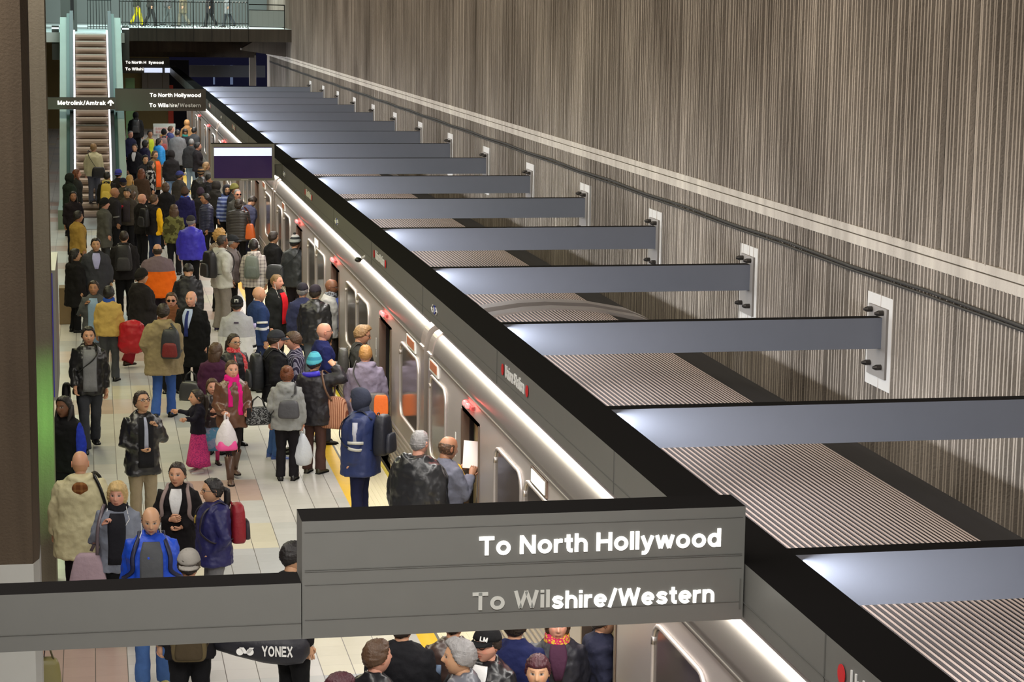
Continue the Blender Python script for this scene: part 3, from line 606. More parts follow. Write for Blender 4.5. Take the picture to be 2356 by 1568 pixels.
def head_grid(lod):
    nl, nt = ((46, 40), (26, 24), (16, 14))[lod]
    u = np.linspace(-1, 1, nl + 1)[:-1]; lam = np.sign(u) * (np.abs(u) ** 1.45) * math.pi     # denser in front
    t = np.linspace(-1, 1, nt); ph = (t * .72 + .28 * t ** 3) * math.radians(84)
    return np.meshgrid(lam, ph)
def head_surface(lam, ph, face=True):
    cp = np.cos(ph) ** np.where(ph > 0, .72, .9); x = .075 * cp * np.sin(lam); y = .096 * cp * np.cos(lam); z = .113 * np.sin(ph)
    t = np.clip((-.005 - z) / .105, 0, 1); x = x * (1 - .30 * t ** 1.5)
    y = np.where(y > 0, y * (1 - .08 * t) + .010 * t, y * (1 - .42 * t)); y = np.where((y < 0) & (z > 0), y * 1.05, y)
    if face:
        fr = np.clip(np.cos(lam), 0, 1) ** 2; g = lambda cx, cz, sx, sz: np.exp(-((x - cx) / sx) ** 2 - ((z - cz) / sz) ** 2)
        d = .026 * np.exp(-(x / .0125) ** 2) * np.where(z > -.020, np.exp(-((z + .020) / .032) ** 2), np.exp(-((z + .020) / .010) ** 2))
        for s in (-1, 1): d = d - .008 * g(s * .031, .012, .017, .011) + .003 * g(s * .03, .036, .026, .009) + .004 * g(s * .042, -.022, .02, .02) + .003 * g(s * .012, -.026, .008, .007)
        d = d + .006 * g(0, -.053, .021, .006) - .004 * g(0, -.060, .024, .003) + .007 * g(0, -.067, .017, .006) - .004 * g(0, -.079, .02, .006) + .010 * g(0, -.100, .02, .016)
        y = y + d * fr
    return x, y, z
def head_colors(x, y, z, lam, skin, hair, beard, age):
    c = np.ones(x.shape + (3,)) * np.array(skin); fr = np.cos(lam) > .25
    ax = np.abs(x); put = lambda m, col, k=1.0: c.__setitem__(m & fr, c[m & fr] * (1 - k) + np.array(col) * k)
    put((ax < .05) & (ax > .03) & (z < -.0) & (z > -.045), (skin[0] * 1.05, skin[1] * .82, skin[2] * .8), .6)
    if beard:
        m = (z < -.036) & (np.cos(lam) > -.2); c[m] = c[m] * (1 - beard) + np.array(hair) * beard
        m = (z < -.036) & (z > -.05) & (ax < .03); put(m, hair, beard * .5)
    put((((ax - .033) / .020) ** 2 + ((z - .036 + (ax - .033) ** 2 * 9) / .0046) ** 2) < 1, [h * .8 for h in hair] if max(hair) < .4 else (.25, .18, .12), .6)
    put((((ax - .031) / .0165) ** 2 + ((z - .012) / .0068) ** 2) < 1, (.44, .42, .40))
    put((((ax - .031) / .0085) ** 2 + ((z - .0125) / .0075) ** 2) < 1, (.03, .02, .015))
    put((((ax - .031) / .0185) ** 2 + ((z - .0185) / .0035) ** 2) < 1, (.08, .05, .04), .7)
    put(((ax / .024) ** 2 + ((z + .060) / .0085) ** 2) < 1, (skin[0] * .78, skin[1] * .52, skin[2] * .5))
    put((ax < .022) & (np.abs(z + .0605) < .0022), (skin[0] * .3, skin[1] * .18, skin[2] * .16))
    return c
def grid_faces(nr, nc, off=0):
    fs = []
    for i in range(nr - 1):
        for j in range(nc): k = (j + 1) % nc; fs.append((i * nc + j, i * nc + k, (i + 1) * nc + k, (i + 1) * nc + j))
    fs.append(tuple(range(nc - 1, -1, -1))); fs.append(tuple(range((nr - 1) * nc, nr * nc))); return fs
SKIN = {'light': (.66, .35, .215), 'pink': (.72, .36, .255), 'asian': (.62, .35, .205), 'tan': (.42, .205, .115), 'brown': (.22, .095, .05), 'dark': (.085, .040, .025)}
HAIRC = {'black': (.012, .010, .010), 'dark': (.030, .020, .015), 'brown': (.085, .045, .024), 'auburn': (.16, .05, .02), 'blond': (.60, .42, .18), 'sandy': (.30, .18, .08), 'grey': (.26, .25, .25), 'white': (.6, .58, .56), 'ginger': (.50, .25, .08), 'plum': (.06, .012, .02), 'curlyblond': (.48, .27, .08)}
SKINM = D.materials.new('skin'); SKINM.use_nodes = True
_a = SKINM.node_tree.nodes.new('ShaderNodeAttribute'); _a.attribute_name = 'Col'
SKINM.node_tree.links.new(_a.outputs[0], SKINM.node_tree.nodes['Principled BSDF'].inputs['Base Color']); SKINM.node_tree.nodes['Principled BSDF'].inputs['Roughness'].default_value = .48
WRINK = D.textures.new('cloth_folds', 'CLOUDS'); WRINK.noise_scale = .12; WRINK.noise_depth = 2
def hairmat(k):
    c = HAIRC[k]; return mat('hair_' + k, c + (1,), .45, noise=.45, nscale=22, bump=.5, bscale=70, stretch=(1, 1, .25))

def cloth(kind, col, col2=None):
    """clothing material: kind names the cloth or the printed / quilted pattern"""
    key = 'cloth_%s_%s_%s' % (kind, col, col2)
    if key in MATS: return MATS[key]
    rough, spec, bump, bs = {'leather': (.34, .55, .2, 13), 'shiny': (.42, .5, .3, 22), 'puffer': (.45, .45, .15, 30), 'denim': (.8, .2, .25, 26), 'nylon': (.5, .4, .3, 20)}.get(kind, (.85, .2, .5, 16))
    m = mat(key, col, rough, noise=.18 if kind != 'leather' else .1, nscale=9, bump=bump, bscale=bs, spec=spec)
    nt = m.node_tree; N = nt.nodes; L = nt.links; b = N['Principled BSDF']
    tc = [n for n in N if n.type == 'TEX_COORD'][0]; base = b.inputs['Base Color'].links[0].from_socket
    sep = N.new('ShaderNodeSeparateXYZ'); L.new(tc.outputs['Object'], sep.inputs[0])
    def mth(op, a, c, d=None):
        n = N.new('ShaderNodeMath'); n.operation = op
        for i, v in enumerate((a, c, d)):
            if v is None: continue
            if isinstance(v, (int, float)): n.inputs[i].default_value = v
            else: L.new(v, n.inputs[i])
        return n.outputs[0]
    def blend(fac, c2):
        mx = N.new('ShaderNodeMix'); mx.data_type = 'RGBA'; L.new(fac, mx.inputs[0]); L.new(base, mx.inputs[6]); mx.inputs[7].default_value = srgb(*c2); L.new(mx.outputs[2], b.inputs['Base Color']); return mx.outputs[2]
    z = sep.outputs[2]; x = sep.outputs[0]
    if kind == 'puffer':
        wv = mth('SINE', mth('MULTIPLY', z, TAU / .075), 0); ab = mth('ABSOLUTE', wv, 0)
        bp = N.new('ShaderNodeBump'); bp.inputs['Strength'].default_value = .45; bp.inputs['Distance'].default_value = .02; L.new(ab, bp.inputs['Height'])
        old = b.inputs['Normal'].links[0].from_socket; L.new(old, bp.inputs['Normal']); L.new(bp.outputs[0], b.inputs['Normal'])
    if col2 is not None:
        if kind == 'yoke' or kind == 'puffyoke': blend(mth('GREATER_THAN', z, 1.30), col2)
        elif kind == 'band': blend(mth('LESS_THAN', mth('ABSOLUTE', mth('SUBTRACT', z, 1.10), 0), .022), col2)
        elif kind == 'lower': blend(mth('LESS_THAN', z, 1.16), col2)
        elif kind == 'sleeve': blend(mth('GREATER_THAN', mth('ABSOLUTE', x, 0), .21), col2)
        elif kind == 'hstripe': blend(mth('GREATER_THAN', mth('SINE', mth('MULTIPLY', z, TAU / .10), 0), .2), col2)
        elif kind == 'vstripe': blend(mth('GREATER_THAN', mth('SINE', mth('MULTIPLY', x, TAU / .028), 0), .45), col2)
        elif kind == 'plaid':
            a = mth('GREATER_THAN', mth('SINE', mth('MULTIPLY', z, TAU / .07), 0), .5); c_ = mth('GREATER_THAN', mth('SINE', mth('MULTIPLY', x, TAU / .07), 0), .5); blend(mth('MULTIPLY', mth('ADD', a, c_), .5), col2)
        elif kind in ('camo', 'tiedye', 'lace'):
            n = N.new('ShaderNodeTexNoise'); n.inputs['Scale'].default_value = {'camo': 9, 'tiedye': 14, 'lace': 60}[kind]; L.new(tc.outputs['Object'], n.inputs[0]); blend(mth('GREATER_THAN', n.outputs[0], .52), col2)
    return m

def live(mb, name, m, parent, voxel, smooth=5, fold=.012):
    o = mb.build(name, m, parent); r = o.modifiers.new('fuse', 'REMESH'); r.mode = 'VOXEL'; r.voxel_size = voxel; r.use_smooth_shade = True
    s = o.modifiers.new('soften', 'SMOOTH'); s.factor = .5; s.iterations = smooth
    if fold:
        d = o.modifiers.new('folds', 'DISPLACE'); d.texture = WRINK; d.strength = fold; d.mid_level = .5; d.texture_coords = 'LOCAL'
    return o

ARMS = {  # upper arm and forearm directions for the right side (x is mirrored for the left)
    'down': ((.16, -.04, -1), (.05, .14, -1)), 'loose': ((.26, .02, -1), (.10, .28, -1)), 'pocket': ((.34, -.22, -1), (-.32, .50, -.75)),
    'phone': ((.14, .22, -1), (-.42, .85, .30)), 'strap': ((.34, .06, -1), (-.50, .42, .85)), 'chest': ((.28, .16, -1), (-.80, .62, .10)),
    'up': ((.75, .30, .10), (-.72, .18, .70)), 'fwd': ((.10, .62, -.72), (-.06, .98, -.12)), 'back': ((.20, -.42, -.9), (.06, -.15, -1)),
    'swing': ((.14, .36, -.92), (.0, .62, -.78)), 'hold': ((.20, .04, -1), (-.18, .88, -.30)), 'out': ((.75, .15, -.62), (.85, .25, -.45)), 'belly': ((.26, .02, -1), (-.75, .62, -.28)), 'point': ((.5, .5, -.5), (.55, .75, .1)), 'read': ((.10, .42, -.9), (-.30, .55, .80))}
class Body:
    """joints of a posed figure, metres, feet on z = 0, facing +y"""
    def __init__(b, h, bulk=0., arms=('down', 'down'), legs='stand', lean=0., turn=0., nod=0., tilt=0.):
        s = b.s = h / 1.735; b.bulk = bulk; hip = .92 * s; b.hip = np.array([0, 0, hip]); b.L = rotx(-lean)
        up = b.up = lambda p: b.L @ (np.array(p, float) * s - b.hip) + b.hip
        b.neck = up((0, .0, 1.49)); b.headc = up((0, .024, 1.618)); b.HR = b.L @ rotz(-math.radians(turn)) @ rotx(-math.radians(nod))
        b.arm = {}
        for sd, pose in ((1, arms[1]), (-1, arms[0])):
            u, f = ARMS[pose]; sh = up((sd * (.166 + bulk * .30), -.005, 1.378)); m = np.array([sd, 1, 1])
            el = sh + b.L @ (nrm(u) * m) * .268 * s; wr = el + b.L @ (nrm(f) * m) * .245 * s; b.arm[sd] = (sh, el, wr)
        b.leg = {}
        st = {'stand': ((.10, .01, .0), (.10, -.01, 0.)), 'walk': ((.075, .20, .0), (.085, -.24, .05)), 'wide': ((.16, .03, 0), (.15, -.03, 0)), 'step': ((.08, -.20, .04), (.08, .22, 0))}[legs]
        for sd, (ax, ay, az) in ((1, st[0]), (-1, st[1])):
            h0 = np.array([sd * .092, 0, .90]) * s; an = np.array([sd * ax, ay, .085 + az]) * s; kn = (h0 + an) / 2 + np.array([0, (.035 if az == 0 else .09), 0]) * s; b.leg[sd] = (h0, kn, an)
    def head_pt(b, p): return b.headc + b.HR @ (np.array(p, float) * b.s ** .5 * b.hs) if False else b.headc + b.HR @ np.array(p, float)
    def torso(b, z, off=0.):
        """half width, half depth, centre y of the trunk at height z (metres for 1.75 m)"""
        zs = [.78, .86, .95, 1.06, 1.18, 1.30, 1.38, 1.435, 1.475, 1.52]; wx = [.170, .172, .166, .148, .156, .170, .166, .128, .088, .062]; dy = [.115, .118, .112, .104, .110, .118, .110, .088, .070, .060]; cy = [0, 0, .0, .005, .008, .010, .0, -.008, -.008, .0]
        w = np.interp(z, zs, wx) + off; d = np.interp(z, zs, dy) + off; bk = b.bulk
        g = bk * np.interp(z, [.8, 1.05, 1.3, 1.45, 1.5], [1, 1.25, .8, .35, .1]); return w + g, d + g * 1.1, np.interp(z, zs, cy) + (g * .25)
    def tpt(b, z, a, off=0., e=.8):
        w, d, cy = b.torso(z, off); ca, sa = math.sin(a), math.cos(a)     # a = 0 in front, positive to the right
        return b.up((w * np.sign(ca) * abs(ca) ** e, cy + d * np.sign(sa) * abs(sa) ** e, z))
    def tring(b, z, off=0., n=18, flare=1.): 
        w, d, cy = b.torso(z, off); r = []
        for k in range(n):
            a = TAU * k / n; ca, sa = math.cos(a), math.sin(a); r.append(b.up((flare * w * np.sign(ca) * abs(ca) ** .8, cy + flare * d * np.sign(sa) * abs(sa) ** .8, z)))
        return r
def hand(mb, wr, fd, s, side, skin, pose, nf=6):
    """palm, four unequal curled fingers and a thumb leaving the side of the palm"""
    f = nrm(fd); t = np.array([-side * .75, .55, .1]); t = nrm(t - f * (t @ f)) if abs(t @ f) < .95 else nrm(np.cross(f, (1, 0, 0))); k = np.cross(f, t)      # t = palm normal (towards the body), k = across the knuckles
    k = k * (1 if k[1] > 0 or abs(k[1]) < .1 else -1); q = lambda a, b_, c: wr + (f * a + k * b_ + t * c) * s
    mb.tube([q(-.03, 0, 0), q(.0, 0, 0), q(.035, .002, .0), q(.075, .004, .004), q(.09, .004, .006)], [(.026 * s, .020 * s), (.027 * s, .019 * s), (.040 * s, .016 * s), (.042 * s, .015 * s), (.034 * s, .010 * s)], 8, ref=t, col=skin)
    cu = {'down': .55, 'fist': 1.25, 'flat': .25}[pose]
    for j, (b0, ln) in enumerate(((.030, .068), (.011, .078), (-.009, .072), (-.028, .056))):
        p = np.array([.085, b0 + .004, .004]); a = cu * .4 + j * .06; pts = [q(*p)]
        for seg in (.42, .32, .26): d = np.array([math.cos(a), 0, math.sin(a)]) * ln * seg; p = p + d; pts.append(q(*p)); a += cu * .8
        mb.tube(pts, [.0098 * s, .0094 * s, .0086 * s, .006 * s], nf, col=skin)
    c0 = cu * .5; mb.tube([q(.018, .034, .004), q(.045, .054, .012), q(.070, .056 - .02 * c0, .026 + .012 * c0), q(.088, .050 - .03 * c0, .036 + .02 * c0)], [.0125 * s, .0118 * s, .0105 * s, .007 * s], nf, col=skin)

def make_body(B, root, d, lod):
    s = B.s; sk = SKIN[d.get('skin', 'light')]; hc = HAIRC.get(d.get('hc', 'dark')); mb = MB(); j = rng.uniform(.92, 1.08); sk = tuple(c * j for c in sk)
    lam, ph = head_grid(lod); x, y, z = head_surface(lam, ph); cc = head_colors(x, y, z, lam, sk, hc, d.get('beard', 0), 0)
    P = np.stack([x, y, z], -1).reshape(-1, 3) * B.hs; P = P @ B.HR.T + B.headc; nr, nc = lam.shape
    mb.add(P, grid_faces(nr, nc), 0, [tuple(c) for c in cc.reshape(-1, 3)])
    for sd in (-1, 1):   # ears
        c = B.headc + B.HR @ (np.array([sd * .073, -.006, -.004]) * B.hs); rr = []
        for q in range(8):
            a = TAU * q / 8; rr.append(B.headc + B.HR @ (np.array([sd * .080, -.008 + .017 * math.cos(a), -.002 + .030 * math.sin(a)]) * B.hs))
        r0 = [B.headc + B.HR @ (np.array([sd * .066, -.004 + .013 * math.cos(TAU * q / 8), -.004 + .024 * math.sin(TAU * q / 8)]) * B.hs) for q in range(8)]
        r2 = [c + (p - c) * .55 + B.HR @ np.array([sd * .004, 0, 0]) for p in rr]
        mb.loft([r0, rr, r2] if sd < 0 else [r0[::-1], rr[::-1], r2[::-1]], col=(sk[0], sk[1] * .85, sk[2] * .82))
    mb.tube([B.up((0, -.01, 1.36)), B.up((0, -.008, 1.46)), B.headc + B.HR @ (np.array([0, -.018, -.085]) * B.hs), B.headc + B.HR @ (np.array([0, -.012, -.02]) * B.hs)], [(.075 * s, .06 * s), (.060 * s, .058 * s), (.054 * s, .056 * s), (.05 * s, .055 * s)], 12, ref=(0, 1, 0), col=sk)
    hp = d.get('hands', ('down', 'down'))
    for sd in (-1, 1):
        sh, el, wr = B.arm[sd]; mb.tube([B.up((sd * .05, 0, 1.40)), sh, (sh + el) / 2, el, el * .3 + wr * .7, wr], [.05 * s, .052 * s, .046 * s, .038 * s, .032 * s, .026 * s], 8, col=sk)
        hand(mb, wr, wr - el, s * 1.02, sd, sk, hp[0 if sd < 0 else 1], 6 if lod < 2 else 5)
        h0, kn, an = B.leg[sd]; mb.tube([h0 + (0, 0, .06 * s), (h0 + kn) / 2, kn, kn * .6 + an * .4, an], [.066 * s, .060 * s, .045 * s, .044 * s, .032 * s], 8, col=sk)
    mb.loft([B.tring(zz, -.035) for zz in (.86, 1.0, 1.2, 1.36, 1.43)], col=sk)
    o = mb.build('body', SKINM, root, True); return o

def shell(B, lam, ph, off):
    x, y, z = head_surface(lam, ph, False); n = np.stack([x / .0055, y / .0092, z / .013], -1); n /= np.linalg.norm(n, axis=-1, keepdims=True) + 1e-9
    P = (np.stack([x, y, z], -1) + n * off[..., None]).reshape(-1, 3) * B.hs; return P @ B.HR.T + B.headc
def make_hair(B, root, d, lod):
    st = d.get('hair', 'short'); 
    if st == 'bald': return
    l2 = min(lod, 1); lam, ph = head_grid(l2); la = np.degrees(np.abs(lam)); p = np.degrees(ph); fem = st in ('long', 'pony', 'bun', 'bob', 'curly', 'mid')
    line = np.interp(la, [0, 35, 55, 75, 90, 105, 180], [44, 46, 34, 4, -10, -14, -34] if not fem else [46, 44, 30, 4, -14, -26, -36])
    th = {'short': .014, 'buzz': .006, 'fringe': .003, 'long': .014, 'pony': .008, 'bun': .009, 'bob': .020, 'curly': .045, 'mid': .016, 'afro': .03, 'quiff': .018, 'bang': .012}[st]
    if st == 'bang': line = np.where(la < 60, 26, line)
    if st == 'bob': line = np.interp(la, [0, 40, 58, 75, 90, 180], [30, 28, 0, -34, -46, -50])
    msk = sstep(line - 4, line + 5, p)
    if st == 'fringe': msk = sstep(60, 82, la) * sstep(-36, -26, p) * (1 - sstep(20, 34, p))
    off = -.012 + (th + .012) * msk; fl = rng.normal(0, 1, lam.shape) * (.0025 if st not in ('curly', 'afro') else .009); off = off + fl * msk
    if st == 'quiff': off = off + .014 * msk * np.exp(-((la) / 60) ** 2)
    mb = MB().add(shell(B, lam, ph, off), grid_faces(*lam.shape)); hd = lambda q: B.headc + B.HR @ (np.array(q, float) * B.hs)
    if st in ('long', 'mid'):
        ln = d.get('hl', .34 if st == 'long' else .16); rings = []
        for t in np.linspace(0, 1, 7):
            zz = .02 - t * ln; w = .082 + .012 * math.sin(t * 3) - .02 * t; dp = .045 * (1 - .3 * t); cy = -.062 - .035 * min(t, .5)
            rings.append([hd((w * math.cos(a), cy + dp * math.sin(a) - (.0 if math.sin(a) < 0 else .0), zz + .01 * math.sin(3 * a))) for a in np.linspace(0, TAU, 13)[:-1]])
        mb.loft(rings)
        if st == 'long':
            for sd in (-1, 1): mb.tube([hd((sd * .07, -.02, .03)), hd((sd * .086, .0, -.05)), hd((sd * .08, .035, -.14)), hd((sd * .075, .055, -.24))], [(.020, .03), (.022, .034), (.02, .03), (.008, .015)], 8)
    if st == 'pony': mb.tube([hd((0, -.10, .02)), hd((0, -.135, .0)), hd((.01, -.14, -.10)), hd((.015, -.125, -.22)), hd((.01, -.115, -.34))], [.022, .034, .036, .03, .010], 10)
    if st == 'bun': mb.ball(hd((0, -.085, .085)), .045, 10)
    if st == 'curly':
        for _ in range(70):
            a, e = rng.uniform(0, TAU), rng.uniform(.15, 1.35); q = np.array([math.cos(a) * math.cos(e) * .105, math.sin(a) * math.cos(e) * .125 - .01, math.sin(e) * .15])
            if not (q[1] > .07 and q[2] < .07): mb.ball(hd(q), rng.uniform(.018, .030), 6)
    mb.build('hair', hairmat(d.get('hc', 'dark')), root, True)

def make_hat(B, root, d, lod):
    k, col = d['hat'][0], d['hat'][1]; lam, ph = head_grid(1); la = np.degrees(np.abs(lam)); p = np.degrees(ph); hd = lambda q: B.headc + B.HR @ (np.array(q, float) * B.hs)
    if k in ('cap', 'capback', 'beret'):
        line = np.interp(la, [0, 90, 180], [24, 16, 8]); m = sstep(line - 3, line + 3, p); th = .020 if k != 'beret' else .024 + .010 * np.clip(-np.cos(lam), 0, 1) ; off = -.014 + (th + .014) * m
        o = MB().add(shell(B, lam, ph, off), grid_faces(*lam.shape)).build('cap', cloth('cotton', col), root, True)
        sg = 1 if k != 'capback' else -1; mb = MB(); up, lo = [], []
        for t in np.linspace(-1, 1, 9):
            a = t * 1.15; r0 = (.086 * math.sin(a), sg * .100 * math.cos(a), .040 if sg > 0 else .018); ex = .075 * (1 - t * t) ** .6 * (.75 if k == 'beret' else 1)
            up.append((r0, (r0[0] * 1.02, r0[1] + sg * ex, r0[2] - .014 - .010 * t * t)))
        vs = []
        for zo in (.004, -.004): 
            for a_, b_ in up: vs += [hd((a_[0], a_[1], a_[2] + zo)), hd((b_[0], b_[1], b_[2] + zo))]
        fs = []
        for i in range(8): q = 2 * i; fs += [(q, q + 1, q + 3, q + 2), (18 + q, 18 + q + 2, 18 + q + 3, 18 + q + 1), (q + 1, 19 + q, 21 + q, q + 3)]
        mb.add(vs, fs).build('cap_brim', cloth('cotton', d['hat'][2] if len(d['hat']) > 2 else col), root)
        if d.get('hatmark') == 'shield':
            for nm_, k_, zo, cm in (('cap_emblem', 1., 0, WHITEPRINT), ('cap_emblem_inner', .62, .003, mat('emblem_dark', (40, 40, 44), .6))):
                pts = [hd((sx_ * .026 * k_, sg * (.108 + zo + .004 * (1 - abs(sx_))), .062 + zz_ * .034 * k_)) for sx_, zz_ in ((-1, 1), (-.5, .8), (0, 1), (.5, .8), (1, 1), (1, -.2), (.6, -.7), (0, -1.1), (-.6, -.7), (-1, -.2))]
                bk = [q - B.HR @ np.array([0, sg * .012, 0]) for q in pts]; MB().add(pts + bk, [tuple(range(10)), tuple(range(19, 9, -1))] + [(i, (i + 1) % 10, 10 + (i + 1) % 10, 10 + i) for i in range(10)]).build(nm_, cm, o)
        elif d.get('hatmark'):
            letters(d['hatmark'], 'cap_emblem', o, tuple(hd((-.030 * sg, sg * .115, .058))), .05, WHITEPRINT, (math.radians(70), 0, math.pi if sg > 0 else 0), bold=.03, ext=.002)
    elif k == 'beanie':
        line = np.interp(la, [0, 90, 180], [22, 4, -12]); m = sstep(line - 3, line + 3, p); off = -.014 + (.020 + .014) * m + .016 * m * sstep(50, 85, p)
        MB().add(shell(B, lam, ph, off), grid_faces(*lam.shape)).build('beanie', cloth(d['hat'][3] if len(d['hat']) > 3 else 'knit', col, d['hat'][2] if len(d['hat']) > 2 else None), root, True)
        if d.get('pom'): MB().ball(hd((0, -.02, .160)), .030, 10).build('pompom', cloth('knit', d['pom']), root, True)
    elif k == 'hoodup':
        line = np.interp(la, [0, 30, 48, 60, 180], [40, 36, 10, -88, -88]); m = sstep(line - 4, line + 4, p) * 1.; off = -.014 + (.030 + .014) * m
        mb = MB().add(shell(B, lam, ph, off), grid_faces(*lam.shape)); mb.tube([B.up((0, -.02, 1.40)), B.up((0, -.015, 1.50)), hd((0, -.03, -.06))], [(.12, .10), (.095, .085), (.085, .085)], 14, ref=(0, 1, 0))
        mb.build('hood', cloth(d['hat'][2] if len(d['hat']) > 2 else 'fleece', col), root, True)
    elif k == 'helmet': pass
def make_extras(B, root, d):
    hd = lambda q: B.headc + B.HR @ (np.array(q, float) * B.hs); e = d.get('ex', ''); s = B.s
    if 'glasses' in e or 'shades' in e:
        dark = 'shades' in e; mb = MB(); y0 = .098
        for sd in (-1, 1):
            ring = [hd((sd * .032 + .023 * math.cos(a), y0 - .012 * abs(math.cos(a)) * (1 if math.cos(a) * sd > 0 else .1), .010 + .016 * math.sin(a))) for a in np.linspace(0, TAU, 15)]
            mb.tube(ring, .0028, 5); mb.tube([hd((sd * .055, y0 - .014, .016)), hd((sd * .078, .03, .016)), hd((sd * .079, -.015, .008))], .0025, 4)
            if dark: mb.add(ring[:-1] + [p + B.HR @ np.array([0, -.004, 0]) for p in ring[:-1]], [tuple(range(13, -1, -1)), tuple(range(14, 28))])
        mb.tube([hd((-.010, y0 + .008, .014)), hd((.010, y0 + .008, .014))], .003, 4); mb.build('sunglasses' if dark else 'glasses', mat('eyewear_black', (16, 14, 16), .2), root)
    if 'buds' in e:
        mb = MB()
        for sd in (-1, 1): mb.tube([hd((sd * .080, .006, -.012)), hd((sd * .078, .02, -.09)), B.tpt(1.38, sd * .6, .03), B.tpt(1.22, sd * .1, .035)], .004, 5)
        mb.tube([B.tpt(1.22, 0, .035), B.tpt(1.05, .05, .035)], .004, 5).build('earphone_cord', WHITEPRINT, root)
    if 'phones' in e:
        mb = MB().tube([hd((.088 * math.cos(a), -.01, .135 * math.sin(a))) for a in np.linspace(.05, math.pi - .05, 12)], .009, 6)
        for sd in (-1, 1): mb.ball(hd((sd * .088, -.008, -.005)), (.018, .033, .036), 10)
        mb.build('headphones', WHITE, root, True)
    if 'earring' in e: MB().tube([hd((.080, -.004 + .018 * math.cos(a), -.055 + .022 * math.sin(a))) for a in np.linspace(0, TAU, 13)], .0025, 4).build('hoop_earring', mat('silver', (210, 210, 210), .2, .9), root)
    if 'scarf' in d:
        c, c2 = d['scarf'][0], d['scarf'][1] if len(d['scarf']) > 1 else None; mb = MB(); m = cloth('lace' if c2 else 'wool', c, c2)
        for k, (zz, r) in enumerate(((1.475, .088), (1.515, .080))): mb.tube([B.up((r * math.cos(a), .012 + r * .95 * math.sin(a), zz + .012 * math.sin(2 * a + k))) for a in np.linspace(0, TAU, 15)], .032 * s, 8)
        if d.get('tail', 1):
            for sd, zb in ((-.35, .98), (.2, 1.10)): mb.tube([B.up((sd * .12, .10, 1.46))] + [B.tpt(q, sd, .028) for q in np.linspace(1.40, zb, 5)], [(.034 * s, .02 * s)] + [(.045 * s, .014 * s)] * 5, 8, ref=(0, 1, 0))
        live(mb, 'scarf', m, root, .012, 2, .01)
def make_top(B, root, d, vox):
    t = d['top']; kind = t[0]; m = cloth(t[1], t[2], t[3] if len(t) > 3 else None); o_ = d.get('o', {}); hem = o_.get('hem', {'coat': .56, 'parka': .70, 'jacket': .80, 'hoodie': .80, 'sweater': .84, 'shirt': .84, 'vest': .82, 'blazer': .78, 'tunic': .66}[kind])
    th = {'coat': .038, 'parka': .045, 'jacket': .034, 'hoodie': .034, 'sweater': .024, 'shirt': .020, 'vest': .03, 'blazer': .030, 'tunic': .022}[kind] + (.018 if t[1] in ('puffer', 'puffyoke') else 0); s = B.s
    zs = [z for z in (hem, .70, .78, .86, .95, 1.06, 1.18, 1.30, 1.38, 1.435, 1.470) if z >= hem]; mb = MB()
    fl = lambda z: 1 + .16 * max(0, .95 - z) * (1 if kind in ('coat', 'parka', 'tunic') else .3)
    mb.loft([B.tring(z, th + (.008 if z == hem else 0), 18, fl(z)) for z in zs] + [B.tring(1.50, .018)])
    sh_only = kind == 'vest'
    for sd in (-1, 1):
        sh, el, wr = B.arm[sd]; k = (.052 + th * .75 + B.bulk * .12) * s; inn = B.up((sd * .08, 0, 1.36)); pts = [inn, sh + (0, 0, .006), sh * .5 + el * .5, el, el * .5 + wr * .5, wr * .97 + el * .03]
        mb.tube(pts, [k * 1.0, k * 1.06, k * 1.04, k * .98, k * .84, k * .74], 10)
    if o_.get('collar', 1) and kind != 'sweater': mb.tube([B.up((.072 * math.cos(a), .004 + .070 * math.sin(a), 1.492 + (.016 if math.sin(a) < 0 else -.012))) for a in np.linspace(0, TAU, 15)], (.018 if kind != 'hoodie' else .024) * s, 8)
    if kind == 'hoodie' or o_.get('hood'):
        mb.tube([B.up((.115 * math.cos(a), -.035 + .095 * math.sin(a), 1.475 + .03 * math.cos(a) ** 2 - (.035 if math.sin(a) > 0 else 0))) for a in np.linspace(0, TAU, 15)], .034 * s, 8); mb.ball(B.up((0, -.13, 1.42)), (.105 * s, .055 * s, .085 * s), 12)
    live(mb, {'vest': 'vest', 'shirt': 'shirt', 'sweater': 'sweater', 'coat': 'coat', 'blazer': 'blazer', 'hoodie': 'hoodie'}.get(kind, 'jacket'), m, root, vox, 3, o_.get('fold', .024 if ('bands' in o_ or 'stripe' in o_) else .052 if t[1] not in ('puffer',) else .014))
    def panel(nm, a0, a1, z0, z1, col, off, taper=1., kindm='cotton', col2=None):
        # cloth panel lying on the front (or back) of the trunk
        rows, vs = [], []
        for z in np.linspace(z0, z1, 7):
            k = 1 + (taper - 1) * (z - z0) / (z1 - z0); c_ = (a0 + a1) / 2; hw = (a1 - a0) / 2 * k
            rows.append([(z, c_ + hw * q) for q in np.linspace(-1, 1, 7)])
        for o2 in (off, off - .016): vs += [B.tpt(z, a, o2) for r in rows for z, a in r]
        fs = [(i * 7 + j, i * 7 + j + 1, i * 7 + j + 8, i * 7 + j + 7) for i in range(6) for j in range(6)]; fs += [tuple(49 + q for q in f[::-1]) for f in fs]
        rim = [j for j in range(7)] + [7 * i + 6 for i in range(1, 7)] + [42 + j for j in range(5, -1, -1)] + [7 * i for i in range(5, 0, -1)]
        fs += [(rim[i], 49 + rim[i], 49 + rim[(i + 1) % 24], rim[(i + 1) % 24]) for i in range(24)]
        return MB().add(vs, fs).build(nm, cloth(kindm, col, col2), root, True)
    if 'open' in o_: panel('shirt_front', -.34, .34, o_.get('oz', hem + .10), 1.445, o_['open'], th + .020, 1.0, o_.get('okind', 'cotton'))
    if 'vee' in o_: panel('shirt_front', -.08, .08, 1.18, 1.475, o_['vee'], th + .016, 4.2)
    if 'tie' in o_: panel('tie', -.07, .07, 1.05, 1.45, o_['tie'], th + .026, .6)
